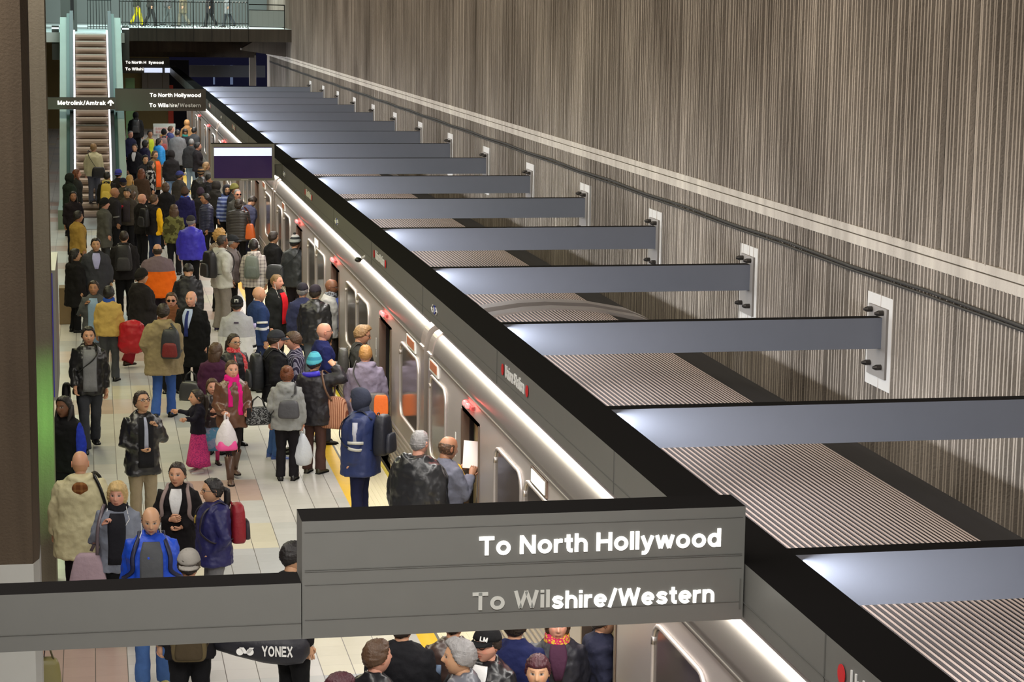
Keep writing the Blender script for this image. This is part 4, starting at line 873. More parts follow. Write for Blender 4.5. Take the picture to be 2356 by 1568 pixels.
    if 'logo' in o_: panel('chest_logo', .25, .60, 1.24, 1.32, o_['logo'], th + .016)
    if 'backpatch' in o_: panel('back_patch', math.pi - .10, math.pi + .10, 1.355, 1.375, o_['backpatch'], th + .012)
    for col, z in o_.get('bands', ()):   # sewn bands on both sleeves
        for sd in (-1, 1):
            sh, el, wr = B.arm[sd]; q0, q1 = (sh, el) if z < 1 else (el, wr); f_ = z if z < 1 else z - 1; p = q0 * (1 - f_) + q1 * f_; dr = nrm(q1 - q0); k = (.052 + th * .75) * s * (1.18 if z < 1 else 1.06)
            MB().tube([p - dr * .018, p + dr * .018], k, 12).build('sleeve_band', cloth('cotton', col), root, True)
    if 'patch' in o_:
        sh, el, wr = B.arm[1]; p = sh * .68 + el * .32; MB().tube([p + (.052 * s, 0, 0), p + (.098 * s, 0, 0)], .042, 14).build('sleeve_patch', cloth('cotton', o_['patch']), root, True)
    if 'stripe' in o_:
        for sd in (-1, 1):
            sh, el, wr = B.arm[sd]; MB().tube([sh * (1 - t_) + el * t_ + np.array([sd * .066 * s, -.012, .012]) for t_ in (.0, .5, .95)], [(.030, .036)] * 3, 8).build('sleeve_stripe', cloth('cotton', o_['stripe']), root, True)
def make_bottom(B, root, d, vox):
    t = d.get('bot', ('trousers', 'cotton', (24, 24, 28))); s = B.s
    if len(t) > 3 and not isinstance(t[3], tuple): t = t[:3] + (None,) + t[3:]
    kind = t[0]; m = cloth(t[1], t[2], t[3] if len(t) > 3 else None); mb = MB(); w = {'leggings': -.012, 'trousers': .016, 'jeans': .013, 'baggy': .034, 'skirt': .01}[kind]
    if kind == 'skirt':
        zb = t[4] if len(t) > 4 else .25; fl = t[5] if len(t) > 5 else 1.55; cen = (B.leg[1][2] + B.leg[-1][2]) / 2
        rings = []
        for q in np.linspace(0, 1, 7):
            z = 1.0 + (zb - 1.0) * q; f_ = 1 + (fl - 1) * q; c_ = cen * q; rings.append([np.array([c_[0] * .5 + .165 * s * f_ * math.cos(a) * (1 + .05 * q * math.sin(7 * a)), c_[1] * .7 + .125 * s * f_ * math.sin(a) * (1 + .05 * q * math.cos(6 * a)), z * s]) for a in np.linspace(0, TAU, 25)[:-1]])
        mb.loft(rings).build('skirt', m, root, True)
        if len(t) > 6:
            lb = MB()
            for sd in (-1, 1): h0, kn, an = B.leg[sd]; lb.tube([h0, kn, an], [.07 * s, .052 * s, .040 * s], 10)
            lb.build('tights', cloth('knit', t[6]), root, True)
        return
    mb.loft([B.tring(z, w - .012, 16) for z in (.84, .90, 1.0, 1.05)])
    for sd in (-1, 1):
        h0, kn, an = B.leg[sd]; fl = .014 if kind in ('jeans', 'trousers') else (.03 if kind == 'baggy' else -.004); dn = nrm(an - kn)
        mb.tube([h0 + (-sd * .012 * s, 0, .07 * s), h0 + (0, 0, -.02 * s), (h0 + kn) / 2, kn, kn * .45 + an * .55, an + dn * .035 * s], [(.086 + w) * s, (.090 + w) * s, (.078 + w) * s, (.061 + w) * s, (.058 + w) * s, (.050 + w + fl) * s], 12)
    live(mb, 'leggings' if kind == 'leggings' else ('jeans' if kind == 'jeans' else 'trousers'), m, root, vox, 3, .026 if kind != 'leggings' else .008)
def make_shoes(B, root, d):
    sh = d.get('shoe', ('shoe', (22, 20, 20))); s = B.s; m = cloth('leather', sh[1])
    for sd in (-1, 1):
        h0, kn, an = B.leg[sd]; lift = an[2] - .085 * s; tz = math.radians(9) * -sd; R = rotz(tz); P = lambda q: an * (1, 1, 0) + (0, 0, lift) + R @ (np.array(q) * s); mb = MB(); rr = []
        for y, wd, ht in ((-.085, .020, .030), (-.075, .033, .085), (-.02, .038, .095), (.04, .040, .075), (.10, .046, .052), (.15, .044, .040), (.185, .026, .028)):
            rr.append([P((wd * math.cos(a), y, max(0, ht * .5 + ht * .55 * math.sin(a)))) for a in np.linspace(0, TAU, 13)[:-1]])
        mb.loft(rr)
        if sh[0] == 'boot': dn = an * .25 + kn * .75; mb.tube([an + (0, 0, -.03 * s), an * .8 + kn * .2, dn], [.052 * s, .056 * s, .070 * s], 12)
        elif sh[0] == 'ankle': mb.tube([an + (0, 0, -.03 * s), an * .8 + kn * .2], [.048 * s, .050 * s], 12)
        o = mb.build('boot' if sh[0] in ('boot', 'ankle') else 'shoe', m, root, True)
        sole = MB().loft([[P((wd * math.cos(a) * 1.06, y, zz)) for y, wd in ((-.085, .030), (-.06, .036), (.04, .041), (.10, .048), (.15, .045), (.19, .022)) for a in (0, math.pi)][::2] + [P((wd * math.cos(math.pi) * 1.06, y, zz)) for y, wd in ((.19, .022), (.15, .045), (.10, .048), (.04, .041), (-.06, .036), (-.085, .030))] for zz in (0., .018)])
        sole.build('sole', cloth('rubber', sh[2] if len(sh) > 2 else (18, 18, 18)), o)
PPL = []; ADJ = {4: (1, 0, -0.021), 6: (-1, 0, -0.04), 7: (-1, 0, 0.102), 9: (1, 0, 0.091), 10: (-2, 0, -0.002), 15: (0, 0, -0.02), 19: (-15, 0, 0.03), 20: (-6, 0, 0), 24: (-2, 0, 0.068), 25: (0, 0, -0.049), 29: (-1, 0, 0.068), 31: (0, 0, -0.005), 34: (-2, 0, 0.026), 52: (1, 0, 0.051), 62: (0, 0, 0.005), 72: (0, 0, -0.019), 78: (-1, 0, 0.095), 98: (-2, 0, 0.012), 104: (0, 0, 0.018), 12: (0, 0, -0.12), 53: (0, 0, 0.055), 59: (0, 0, 0.05), 11: (0, 0, 0.004), 51: (-1, 0, -0.023), 35: (3, 0, -0.04)}
def person(px, py, h, face, label, zb=0.0, **d):
    """px, py: pixel of the crown of the head in the 2356 x 1568 frame; h: height; face: 0 = walking away, 90 = towards the train, 180 = towards the camera"""
    dx, dy, dh = ADJ.get(len(PPL), (0, 0, 0)); px += dx; py += dy; h += dh
    B = Body(h, d.get('bulk', 0.) + .014, d.get('arms', ('down', 'down')), d.get('legs', 'stand'), math.radians(d.get('lean', 0)), d.get('turn', 0), d.get('nod', 0))
    B.hs = (B.s ** .35) * 1.14; top = B.headc + B.HR @ np.array([0, -.005, .122 * B.hs])
    hat = d.get('hat'); top[2] += .016 if hat else (.045 if d.get('hair') == 'curly' else .010)
    P = at_z(px, py, top[2] + zb); a = -math.radians(face); off = rotz(a) @ np.array([top[0], top[1], 0]); X, Y = P[0] - off[0], P[1] - off[1]
    lod = 0 if Y < 36 else (1 if Y < 62 else 2); vox = (.016, .022, .032)[lod] * max(.8, B.s)
    r = thing('person', (X, Y, zb), label, 'person', 'passengers on the platform' if zb < 1 else 'passengers behind the mezzanine railing', a)
    make_body(B, r, d, lod)
    if not (hat and hat[0] in ('hoodup',)): make_hair(B, r, d, lod)
    if hat: make_hat(B, r, d, lod)
    make_top(B, r, d, vox); make_bottom(B, r, d, vox); make_shoes(B, r, d); make_extras(B, r, d); PPL.append((r, B, d)); return r, B
# ------------------------------------------------------------------ carried things (each a thing of its own)
def curve_pts(pts, k=4):
    pts = [np.array(p, float) for p in pts]; q = [2 * pts[0] - pts[1]] + pts + [2 * pts[-1] - pts[-2]]; out = []
    for i in range(1, len(q) - 2):
        for t in np.linspace(0, 1, k + 1)[:-1]: out.append(.5 * (2 * q[i] + (q[i + 1] - q[i - 1]) * t + (2 * q[i - 1] - 5 * q[i] + 4 * q[i + 1] - q[i + 2]) * t * t + (3 * q[i] - 3 * q[i + 1] + q[i + 2] - q[i - 1]) * t ** 3))
    return out + [pts[-1]]
def carried(name, r, anchor, label, cat, rz=0.):
    a = r.rotation_euler[2]; p = rotz(a) @ np.array(anchor, float); return thing(name, (r.location[0] + p[0], r.location[1] + p[1], r.location[2] + p[2]), label, cat, None, a + rz)
def rbox(w, d_, h, n=16, e=.45, taper=.85, sag=0.):
    """soft rounded bag body, base at z = 0"""
    rings = []
    for q, k in ((0, .80), (.06, .94), (.2, 1.0), (.5, 1.0), (.8, .95), (.94, .84), (1, .6)):
        kk = k * (1 + (taper - 1) * q); rings.append([(w / 2 * kk * np.sign(math.cos(a)) * abs(math.cos(a)) ** e, d_ / 2 * kk * np.sign(math.sin(a)) * abs(math.sin(a)) ** e, h * q) for a in np.linspace(0, TAU, n + 1)[:-1]])
    return MB().loft(rings)
def backpack(r, B, col, label, side=0., size=1., col2=None, kind='nylon', zc=1.00, straps=True, d_th=.0):
    w, dp, cy = B.torso(1.2, .032); s = B.s; an = B.up((side, cy - dp - .092 * size - d_th, zc)); t = carried('backpack', r, an, label, 'backpack'); A = np.array(an)
    b = rbox(.32 * size, .18 * size, .45 * size, 18, .55).build('pack_body', cloth(kind, col), t, True)
    p = shift(rbox(.25 * size, .07 * size, .22 * size), 0, -.100 * size, .03).build('front_pocket', cloth(kind, col2 or tuple(min(255, c + 14) for c in col)), t, True)
    MB().tube([(-.04, .06, .44 * size), (-.02, .065, .47 * size), (.02, .065, .47 * size), (.04, .06, .44 * size)], .008, 6).build('grab_loop', cloth(kind, col), t)
    if straps:
        for sd in (-1, 1):
            pts = [np.array([sd * .085, .10 * size, .40 * size]) + A, B.up((sd * .105, -.05, 1.505)), B.up((sd * .112, .05, 1.475))] + [B.tpt(z, sd * (.62 + .25 * (1.4 - z)), .056) for z in (1.40, 1.30, 1.18)] + [B.tpt(1.08, sd * 1.45, .062), A + np.array([sd * .13, .09 * size, .06])]
            pp = curve_pts([q - A for q in pts]); MB().tube(pp, [(.022, .006)] * len(pp), 6).build('strap', cloth(kind, col2 if col2 and sum(col2) < sum(col) else col), t, True)
    return t
def handbag(r, B, anchor, dims, col, label, name='handbag', cat='bag', strap=None, kind='leather', col2=None, rz=0., handles=True, taper=.9):
    t = carried(name, r, anchor, label, cat, rz); w, dd, h = dims; rbox(w, dd, h, 20, .5, taper).build('bag_body', cloth(kind, col, col2), t, True)
    if handles:
        for sd in (-1, 1): MB().tube([(-w * .28, sd * dd * .22, h * .95), (-w * .18, sd * dd * .1, h + .10), (0, sd * .01, h + .15), (w * .18, sd * dd * .1, h + .10), (w * .28, sd * dd * .22, h * .95)], .008, 6).build('handle', cloth('leather', tuple(int(c * .6) for c in col)), t, True)
    if strap: A = np.array(anchor); pp = curve_pts([rotz(-rz) @ (np.array(q) - A) for q in strap]); MB().tube(pp, [(.018, .005)] * len(pp), 6).build('strap', cloth('leather', tuple(int(c * .6) for c in col)), t, True)
    return t
def cross_strap(B, sd, hipz=.92):
    """shoulder strap running over the opposite shoulder to the hip on side sd"""
    return [B.tpt(hipz, sd * 1.5, .07), B.tpt(1.12, sd * .75, .058), B.tpt(1.30, -sd * .1, .056), B.tpt(1.42, -sd * .55, .05), B.up((-sd * .10, -.02, 1.515)), B.tpt(1.40, math.pi + sd * .45, .05), B.tpt(1.15, math.pi - sd * .4, .058), B.tpt(hipz, sd * 1.7, .07)]
def carrier_bag(r, B, anchor, col, label, h=.38, w=.26, col2=None):
    t = carried('carrier_bag', r, anchor, label, 'bag'); m = mat('film_%s' % (col,), col, .3, bump=.5, bscale=18); rings = []
    for q, k in ((0, .55), (.05, .85), (.3, 1), (.6, .82), (.85, .45), (1, .18)): rings.append([(w / 2 * k * math.cos(a) * (1 + .06 * math.sin(5 * a + q * 3)), w / 2 * .7 * k * math.sin(a) * (1 + .06 * math.cos(4 * a)), h * q) for a in np.linspace(0, TAU, 21)[:-1]])
    MB().loft(rings).build('bag_body', m, t, True)
    for sd in (-1, 1): MB().tube([(sd * .02, 0, h * .97), (sd * .02, 0, h + .05), (0, 0, h + .09)], [(.016, .004)] * 3, 6).build('handle', m, t, True)
    if col2: shift(rbox(w * .98, w * .72, h * .36), 0, 0, .002).build('bag_contents', mat('film_%s' % (col2,), col2, .4), t, True)
    return t
def carry(r, B, sd): return np.array(B.arm[sd][2]) + nrm(B.arm[sd][2] - B.arm[sd][1]) * .085 * B.s
# ------------------------------------------------------------------ people: who stands where
BK = (20, 20, 23); CHAR = (46, 46, 50); NAVY = (24, 28, 58); DNAVY = (20, 22, 40); GREY = (120, 120, 122); LGREY = (168, 168, 168); DGREY = (66, 66, 70); JEAN = (64, 92, 140); DJEAN = (40, 52, 84); KHAKI = (150, 136, 112); BRN = (72, 48, 36); TAN = (176, 148, 96); WH = (222, 222, 222); OLV = (96, 92, 62)
tr = lambda c, k='cotton': ('trousers', k, c)
jn_ = lambda c=JEAN: ('jeans', 'denim', c)

# --- in front of / under the large sign
r, B = person(40, 1268, 1.62, 200, 'person mostly hidden by the beam beside the column, carrying an olive bag', hair='mid', hc='dark', top=('coat', 'wool', (40, 34, 44)))
handbag(r, B, carry(r, B, -1) + (0, 0, -.36), (.34, .13, .32), (140, 132, 84), 'olive tan shoulder bag hanging below the beam beside the column', rz=.5)
r, B = person(434, 1260, 1.73, 4, 'person in grey backward cap seen from behind with olive backpack', hat=('capback', (150, 146, 140)), hc='dark', top=('jacket', 'cotton', (26, 24, 28)), bot=tr(BK), arms=('loose', 'out'))
backpack(r, B, (100, 88, 62), 'olive brown backpack hanging low on the grey capped person', kind='camo', col2=(70, 60, 44), zc=.84)
r, B = person(673, 1243, 1.76, 60, 'person in black with black hair half hidden behind the left edge of the sign', hair='short', hc='black', skin='asian', top=('sweater', 'cotton', (18, 17, 20)), bot=tr((16, 16, 18)), arms=('down', 'down'))
yb = carried('racket_bag', r, (.02, -.30, .74), 'long black racket bag with white lettering hanging below the sign', 'bag', math.radians(60 - 14))
rings = [[(x, dd * math.sin(a) * .11, .15 + zo + hh * math.cos(a) * .155) for a in np.linspace(0, TAU, 17)[:-1]] for x, dd, hh, zo in ((-.46, .3, .25, .06), (-.42, .7, .6, .05), (-.25, .95, .78, .03), (0, 1.1, .95, 0), (.20, 1.1, 1.0, -.01), (.34, .9, .85, -.01), (.40, .3, .3, -.01))]
MB().loft(rings).build('bag_body', cloth('nylon', (34, 34, 42)), yb, True)
letters('YONEX', 'lettering', yb, (.0, -.128, .10), .13, WHITEPRINT, (math.pi / 2 + .06, 0, 0), bold=.02, fit=.27)
lg = MB()
for sx in (-1, 1): lg.add([(-.15 + sx * .045 + .032 * math.cos(a), -.128, .135 + .032 * math.sin(a)) for a in np.linspace(0, TAU, 17)[:-1]], [tuple(range(16))])
lg.add([(-.20, -.128, .175), (-.16, -.128, .175), (-.135, -.128, .14), (-.11, -.128, .175), (-.07, -.128, .175), (-.11, -.128, .12), (-.16, -.128, .12)], [(0, 1, 2, 3, 4, 5, 6)]); lg.build('maker_mark', WHITEPRINT, yb)
MB().tube([(-.40, .02, .22), (-.1, .10, .55), (.15, .06, .5), (.3, .02, .24)], [(.022, .006)] * 4, 6).build('strap', cloth('nylon', BK), yb, True)
person(782, 1546, 1.56, 80, 'person with dark plum red hair at the bottom edge of the photo', hair='bob', hc='plum', top=('jacket', 'wool', (60, 24, 40)))
person(866, 1468, 1.74, 62, 'man with short greying brown hair in black leather below the sign', hair='short', hc='brown', skin='pink', top=('jacket', 'leather', (22, 22, 26)))
person(925, 1398, 1.80, 15, 'person in wide black jacket with faded blue shoulder, head behind the sign', hair='short', hc='dark', bulk=.03, top=('jacket', 'cotton', (24, 24, 28)), o={'patch': (96, 112, 136)}, arms=('loose', 'loose'))
person(1045, 1392, 1.74, 20, 'person in glossy brown leather jacket below the large sign', hair='short', hc='dark', top=('jacket', 'leather', (70, 54, 50)))
person(1060, 1468, 1.70, 285, 'man with swept grey hair in profile facing left below the sign', hair='quiff', hc='grey', skin='asian', top=('jacket', 'leather', (92, 94, 102)), o={'vee': BK})
person(1122, 1437, 1.76, 222, 'man in black cap, glasses and black leather jacket over white shirt', hat=('cap', (22, 22, 24)), hatmark='LM', hc='dark', skin='pink', beard=.25, ex='glasses', top=('jacket', 'leather', (26, 26, 30)), o={'vee': WH}, turn=8)
person(1237, 1502, 1.57, 195, 'woman with short dark plum hair facing the camera at the bottom edge', hair='bang', hc='plum', skin='asian', top=('jacket', 'cotton', (30, 26, 34)))
r, B = person(1285, 1396, 1.66, 188, 'woman in black parka with pink and yellow patterned scarf', hair='bob', hc='brown', skin='pink', top=('parka', 'nylon', (34, 34, 42)), o={'vee': (70, 40, 60)}, scarf=((196, 46, 92), (214, 176, 60)), tail=0)
person(1185, 1396, 1.76, 10, 'person in navy blue partly hidden behind the woman with patterned scarf', hair='short', hc='dark', top=('jacket', 'cotton', (26, 32, 72)))
person(1388, 1388, 1.72, 88, 'person in dark navy coat stepping into the open train door below the sign', hair='short', hc='dark', top=('coat', 'cotton', (34, 36, 54)))

# --- foreground group left of the sign
r, B = person(184, 1034, 1.78, 2, 'bald man in pale cream hooded coat seen from behind by the column', hair='bald', skin='light', bulk=.05, top=('parka', 'nylon', (206, 198, 158)), o={'hood': 1, 'hem': .66}, bot=tr((22, 18, 24)), arms=('loose', 'pocket'))
MB().ball(B.up((0, -.175, 1.40)), (.085, .02, .075), 12).build('hood_lining', cloth('plaid', (112, 66, 34), (150, 104, 60)), r, True)
handbag(r, B, (.30, -.06, .74), (.20, .10, .26), (26, 26, 28), 'black shoulder bag at the hip of the man in cream coat', strap=[B.tpt(.95, .2 + 1.2, .10), B.tpt(1.40, .9, .075), B.up((.12, -.03, 1.54)), B.tpt(1.38, math.pi - .75, .085), B.tpt(1.0, math.pi - 1.1, .10)], handles=False)
r, B = person(270, 1106, 1.65, 186, 'woman with short blonde hair, earphones and grey denim jacket', hair='bob', hc='blond', skin='pink', ex='buds', top=('jacket', 'denim', (126, 132, 146)), o={'open': (34, 34, 40), 'collar': 1}, arms=('down', 'strap'), hands=('down', 'fist'), bot=('skirt', 'hstripe', (22, 22, 24), .35, 1.2, (24, 24, 26)), scarf=((34, 34, 40),), tail=0, turn=5)
handbag(r, B, (.30, .10, .50), (.44, .16, .46), (176, 154, 164), 'large mauve grey tote bag of the woman with short blonde hair', name='tote_bag', kind='cotton', strap=[(.20, .14, .95), B.tpt(1.30, .9, .06), B.up((.14, .02, 1.52)), B.tpt(1.25, math.pi - .8, .06), (.28, -.02, .95)], handles=False, taper=.62)
r, B = person(408, 1060, 1.67, 192, 'woman in black blazer and white blouse clasping her hands', hair='pony', hc='dark', skin='light', top=('blazer', 'wool', (26, 23, 25)), o={'vee': WH}, arms=('belly', 'chest'), hands=('fist', 'fist'), bot=tr(BK), turn=6)
backpack(r, B, (150, 132, 128), 'backpack with grey pink straps on the woman in black blazer', kind='cotton')
r, B = person(490, 1097, 1.60, 262, 'woman with glasses and dark ponytail in navy jacket facing left', hair='pony', hc='black', skin='asian', ex='glasses', bulk=.03, top=('jacket', 'nylon', (34, 34, 84)), o={'logo': (176, 150, 70)}, bot=tr((110, 110, 112)), arms=('pocket', 'pocket'))
backpack(r, B, (136, 28, 40), 'dark red and black backpack on the woman with glasses', col2=(44, 38, 46), size=.9, zc=1.02)
r, B = person(347, 1164, 1.74, 182, 'balding man in bright blue jacket with white earphones', hair='fringe', hc='black', skin='asian', ex='buds', bulk=.035, top=('jacket', 'nylon', (26, 74, 196)), o={'open': (84, 86, 90), 'oz': .86}, bot=jn_((74, 108, 166)), nod=10, shoe=('shoe', (190, 180, 110), WH))
backpack(r, B, (26, 30, 62), 'dark navy backpack worn by the man in bright blue jacket')
r, B = person(829, 892, 1.76, 300, 'person in dark blue hooded jacket with striped sleeves by the yellow line', hat=('hoodup', (52, 56, 72)), skin='light', bulk=.04, top=('parka', 'nylon', (40, 52, 96)), o={'stripe': (176, 178, 190), 'bands': (((196, 196, 190), .92), ((196, 196, 190), 1.2)), 'hem': .72}, bot=tr((30, 34, 66)), arms=('down', 'loose'))
backpack(r, B, (30, 32, 42), 'black backpack on the person in the dark blue hooded jacket', zc=.98, size=1.08)
person(980, 987, 1.93, 40, 'man with cropped grey hair in black leather jacket with grey hood', hair='buzz', hc='grey', skin='pink', bulk=.055, top=('parka', 'leather', (38, 39, 42)), o={'hood': 1, 'hem': .62}, arms=('loose', 'down'), bot=tr(BK))
r, B = person(1042, 1000, 1.80, 66, 'balding man in grey jacket and yellow shirt reading a paper by the door', hair='fringe', hc='brown', skin='tan', top=('jacket', 'cotton', (110, 112, 126)), o={'open': (236, 178, 42), 'oz': .80}, arms=('read', 'read'), hands=('fist', 'fist'), bot=tr((172, 150, 130)), nod=14)
pw = carried('newspaper', r, carry(r, B, 1) * .5 + carry(r, B, -1) * .5 + np.array((.10, .05, .0)), 'white sheaf of paper held by the balding man in yellow shirt', 'newspaper', math.radians(50))
pv = []
for k, o_ in ((0, 0), (1, .006)):
    for q in np.linspace(-1, 1, 9): pv += [(q * .17, .05 * abs(q) + .0 + o_, -.02), (q * .17, .14 + .05 * abs(q) + o_, .26)]
MB().add(pv, [(2 * i, 2 * i + 2, 2 * i + 3, 2 * i + 1) for i in range(8)] + [(18 + 2 * i, 18 + 2 * i + 1, 18 + 2 * i + 3, 18 + 2 * i + 2) for i in range(8)]).build('pages', WHITE, pw)

# --- middle of the platform, faces one can read
r, B = person(203, 749, 1.80, 176, 'man in black leather jacket and grey sweater walking towards the camera', hair='short', hc='black', skin='light', beard=.15, top=('jacket', 'leather', (26, 26, 28)), o={'open': (134, 136, 140), 'okind': 'camo', 'oz': .86}, bot=jn_((58, 60, 66)), legs='walk', arms=('down', 'swing'), shoe=('ankle', BK))
handbag(r, B, (.33, .02, .74), (.30, .12, .26), BK, 'black messenger bag at the hip of the man in leather jacket', name='messenger_bag', strap=cross_strap(B, 1), handles=False, kind='nylon', rz=1.4)
person(322, 898, 1.72, 165, 'man with glasses in black jacket and khaki trousers looking up', hair='short', hc='dark', skin='asian', ex='glasses', top=('jacket', 'leather', (32, 32, 36)), o={'open': (30, 30, 34), 'tie': (170, 176, 196), 'hem': .72}, bot=tr(KHAKI), arms=('strap', 'belly'), hands=('fist', 'fist'), nod=-18, turn=-12)
r, B = person(147, 909, 1.66, 215, 'woman with dark hair and royal blue sleeves half hidden by the column', hair='long', hc='black', skin='brown', ex='earring', top=('jacket', 'sleeve', (22, 22, 26), (44, 64, 190)), bot=('skirt', 'cotton', (28, 26, 34), .5, 1.1, (30, 28, 30)), arms=('loose', 'loose'), shoe=('ankle', BK))
handbag(r, B, carry(r, B, -1) + (0, 0, -.30), (.26, .10, .26), (44, 60, 150), 'dark blue bag held by the woman half hidden by the column', rz=.4)
person(455, 893, 1.06, 262, 'small girl in navy top and long pink skirt reaching out her hand', hair='pony', hc='dark', skin='light', top=('sweater', 'cotton', (30, 28, 40)), bot=('skirt', 'lace', (206, 64, 126), (160, 50, 110), .16, 2.1, (206, 120, 150)), arms=('point', 'point'), shoe=('shoe', (216, 210, 200), WH))
person(488, 869, 1.24, 175, 'girl in dark jacket and blue tie-dye skirt with pink leggings', hair='mid', hc='brown', skin='pink', top=('jacket', 'leather', (40, 32, 36)), bot=('skirt', 'tiedye', (96, 150, 186), (150, 160, 190), .32, 1.7, (228, 70, 130)), arms=('belly', 'chest'), shoe=('shoe', (60, 44, 36)))
r, B = person(533, 826, 1.65, 170, 'woman in brown leather jacket with long hot pink scarf', hair='pony', hc='brown', skin='pink', top=('jacket', 'leather', (104, 70, 54)), scarf=((224, 30, 132),), bot=('leggings', 'knit', (36, 32, 34)), shoe=('boot', (92, 70, 58)), legs='walk', arms=('hold', 'hold'), hands=('fist', 'fist'))
carrier_bag(r, B, carry(r, B, 1) + (0, .02, -.46), (226, 220, 226), 'pink and white plastic bag held by the woman with pink scarf', .42, .30, (240, 84, 160))
handbag(r, B, (-.34, .10, .78), (.36, .16, .24), (46, 46, 48), 'black sequinned handbag on the arm of the woman with pink scarf', kind='lace', col2=(130, 132, 134))
ph_ = carried('phone', r, carry(r, B, -1) + (.0, .05, .03), 'phone in the hand of the woman with pink scarf', 'phone'); MB().box(-.03, .03, -.006, .006, -.06, .07).build('phone_body', mat('phone_black', (30, 30, 34), .2), ph_)
r, B = person(496, 787, 1.60, 20, 'woman with brown hair in plum coat seen from behind', hair='mid', hc='brown', skin='pink', bulk=.03, top=('coat', 'wool', (72, 36, 62)), bot=tr(BK))
handbag(r, B, (-.36, -.02, .78), (.36, .16, .28), (64, 64, 66), 'dark grey handbag with pale chain held beside the plum coat')
person(537, 765, 1.65, 148, 'woman with glasses in black coat and red scarf', hair='pony', hc='dark', skin='asian', ex='glasses', bulk=.03, top=('coat', 'nylon', (30, 28, 34)), scarf=((206, 54, 64), (220, 120, 120)), bot=tr(BK))
r, B = person(637, 757, 1.78, 82, 'man in dark cap and black jacket with faded jeans facing the train', hat=('cap', (52, 54, 60)), hc='dark', skin='pink', ex='buds', top=('jacket', 'cotton', (26, 26, 30)), o={'open': (110, 116, 130)}, bot=jn_((62, 92, 144)), arms=('pocket', 'pocket'), shoe=('shoe', (56, 84, 150), WH), nod=4)
backpack(r, B, (34, 36, 40), 'black backpack on the man in dark cap and faded jeans', zc=.98, size=1.1)
person(672, 761, 1.76, 275, 'man with brown hair in dark pinstripe shirt facing left', hair='short', hc='brown', skin='pink', top=('shirt', 'vstripe', (46, 42, 62), (140, 138, 156)), bot=tr((40, 40, 44)), nod=10)
person(745, 740, 1.80, 80, 'bald man in navy blue sweater facing the train door', hair='bald', skin='pink', ex='glasses', top=('sweater', 'knit', (34, 40, 92)), bot=tr((60, 62, 74)), arms=('down', 'hold'))
r, B = person(723, 810, 1.66, 32, 'woman in turquoise knitted beanie and dark parka with raised arms', hat=('beanie', (92, 186, 206), (60, 140, 170), 'hstripe'), hc='dark', skin='light', bulk=.05, top=('parka', 'nylon', (36, 34, 40)), o={'hem': .74}, bot=tr((86, 62, 58)), shoe=('ankle', (60, 56, 40)), arms=('loose', 'up'), hands=('down', 'fist'))
MB().tube([B.up((.13 * math.cos(a), -.03 + .10 * math.sin(a), 1.47 + .02 * math.cos(a))) for a in np.linspace(2.0, 5.9, 9)], .04, 8).build('blue_hood', cloth('nylon', (62, 52, 196)), r, True)
handbag(r, B, (.30, .02, .66), (.46, .18, .44), (196, 146, 118), 'striped beige and brown tote bag on the shoulder of the beanie woman', name='tote_bag', kind='vstripe', col2=(132, 76, 56), strap=[(.26, .10, 1.05), B.tpt(1.35, .9, .08), B.up((.15, -.02, 1.53)), B.tpt(1.30, math.pi - .9, .085), (.30, -.06, 1.05)], handles=False, taper=.8)
r, B = person(660, 839, 1.56, 12, 'woman with auburn hair bun in grey hoodie seen from behind', hair='bun', hc='auburn', skin='pink', bulk=.02, top=('hoodie', 'fleece', (152, 154, 154)), bot=tr((28, 26, 30)), arms=('loose', 'down'), hands=('down', 'fist'))
carrier_bag(r, B, carry(r, B, 1) + (0, 0, -.50), (216, 222, 232), 'white plastic carrier bag hanging from the hand of the grey hoodie woman', .44, .27)
handbag(r, B, (.06, -.285, .92), (.30, .11, .24), (78, 78, 84), 'dark grey sling bag across the back of the grey hoodie woman', name='sling_bag', handles=False, kind='nylon', strap=[(.10, -.27, 1.22), B.tpt(1.38, math.pi - .55, .07), B.up((.12, .0, 1.53)), B.tpt(1.30, .5, .06), B.tpt(1.0, -.6, .06), B.tpt(.98, -1.5, .06), (-.14, -.28, 1.02)])
r, B = person(841, 747, 1.80, 95, 'young man with glasses and tousled hair in dark jacket at the train', hair='quiff', hc='sandy', skin='light', ex='glasses', top=('jacket', 'cotton', (58, 58, 56)), bot=tr((72, 72, 62)), nod=16)
backpack(r, B, (70, 70, 66), 'dark backpack with tan strap on the tousled young man')
r, B = person(838, 791, 1.82, 8, 'man with ginger hair in grey purple hoodie seen from behind', hair='buzz', hc='ginger', skin='pink', bulk=.03, top=('hoodie', 'fleece', (142, 132, 152)), bot=tr((60, 56, 60)), arms=('down', 'loose'))
mg = handbag(r, B, (.12, -.32, .86), (.42, .14, .32), (96, 92, 90), 'grey messenger bag with bright orange flap on the grey purple hoodie', name='messenger_bag', handles=False, kind='nylon', strap=[(.0, -.27, 1.14), B.tpt(1.38, math.pi + .55, .07), B.up((-.12, .0, 1.53)), B.tpt(1.30, -.5, .06), B.tpt(1.0, .8, .06), (.28, -.24, 1.02)], taper=1.)
shift(rbox(.20, .03, .30, 16, .3, 1.0), .10, -.075, .01).build('orange_flap', cloth('nylon', (255, 120, 50)), mg, True)
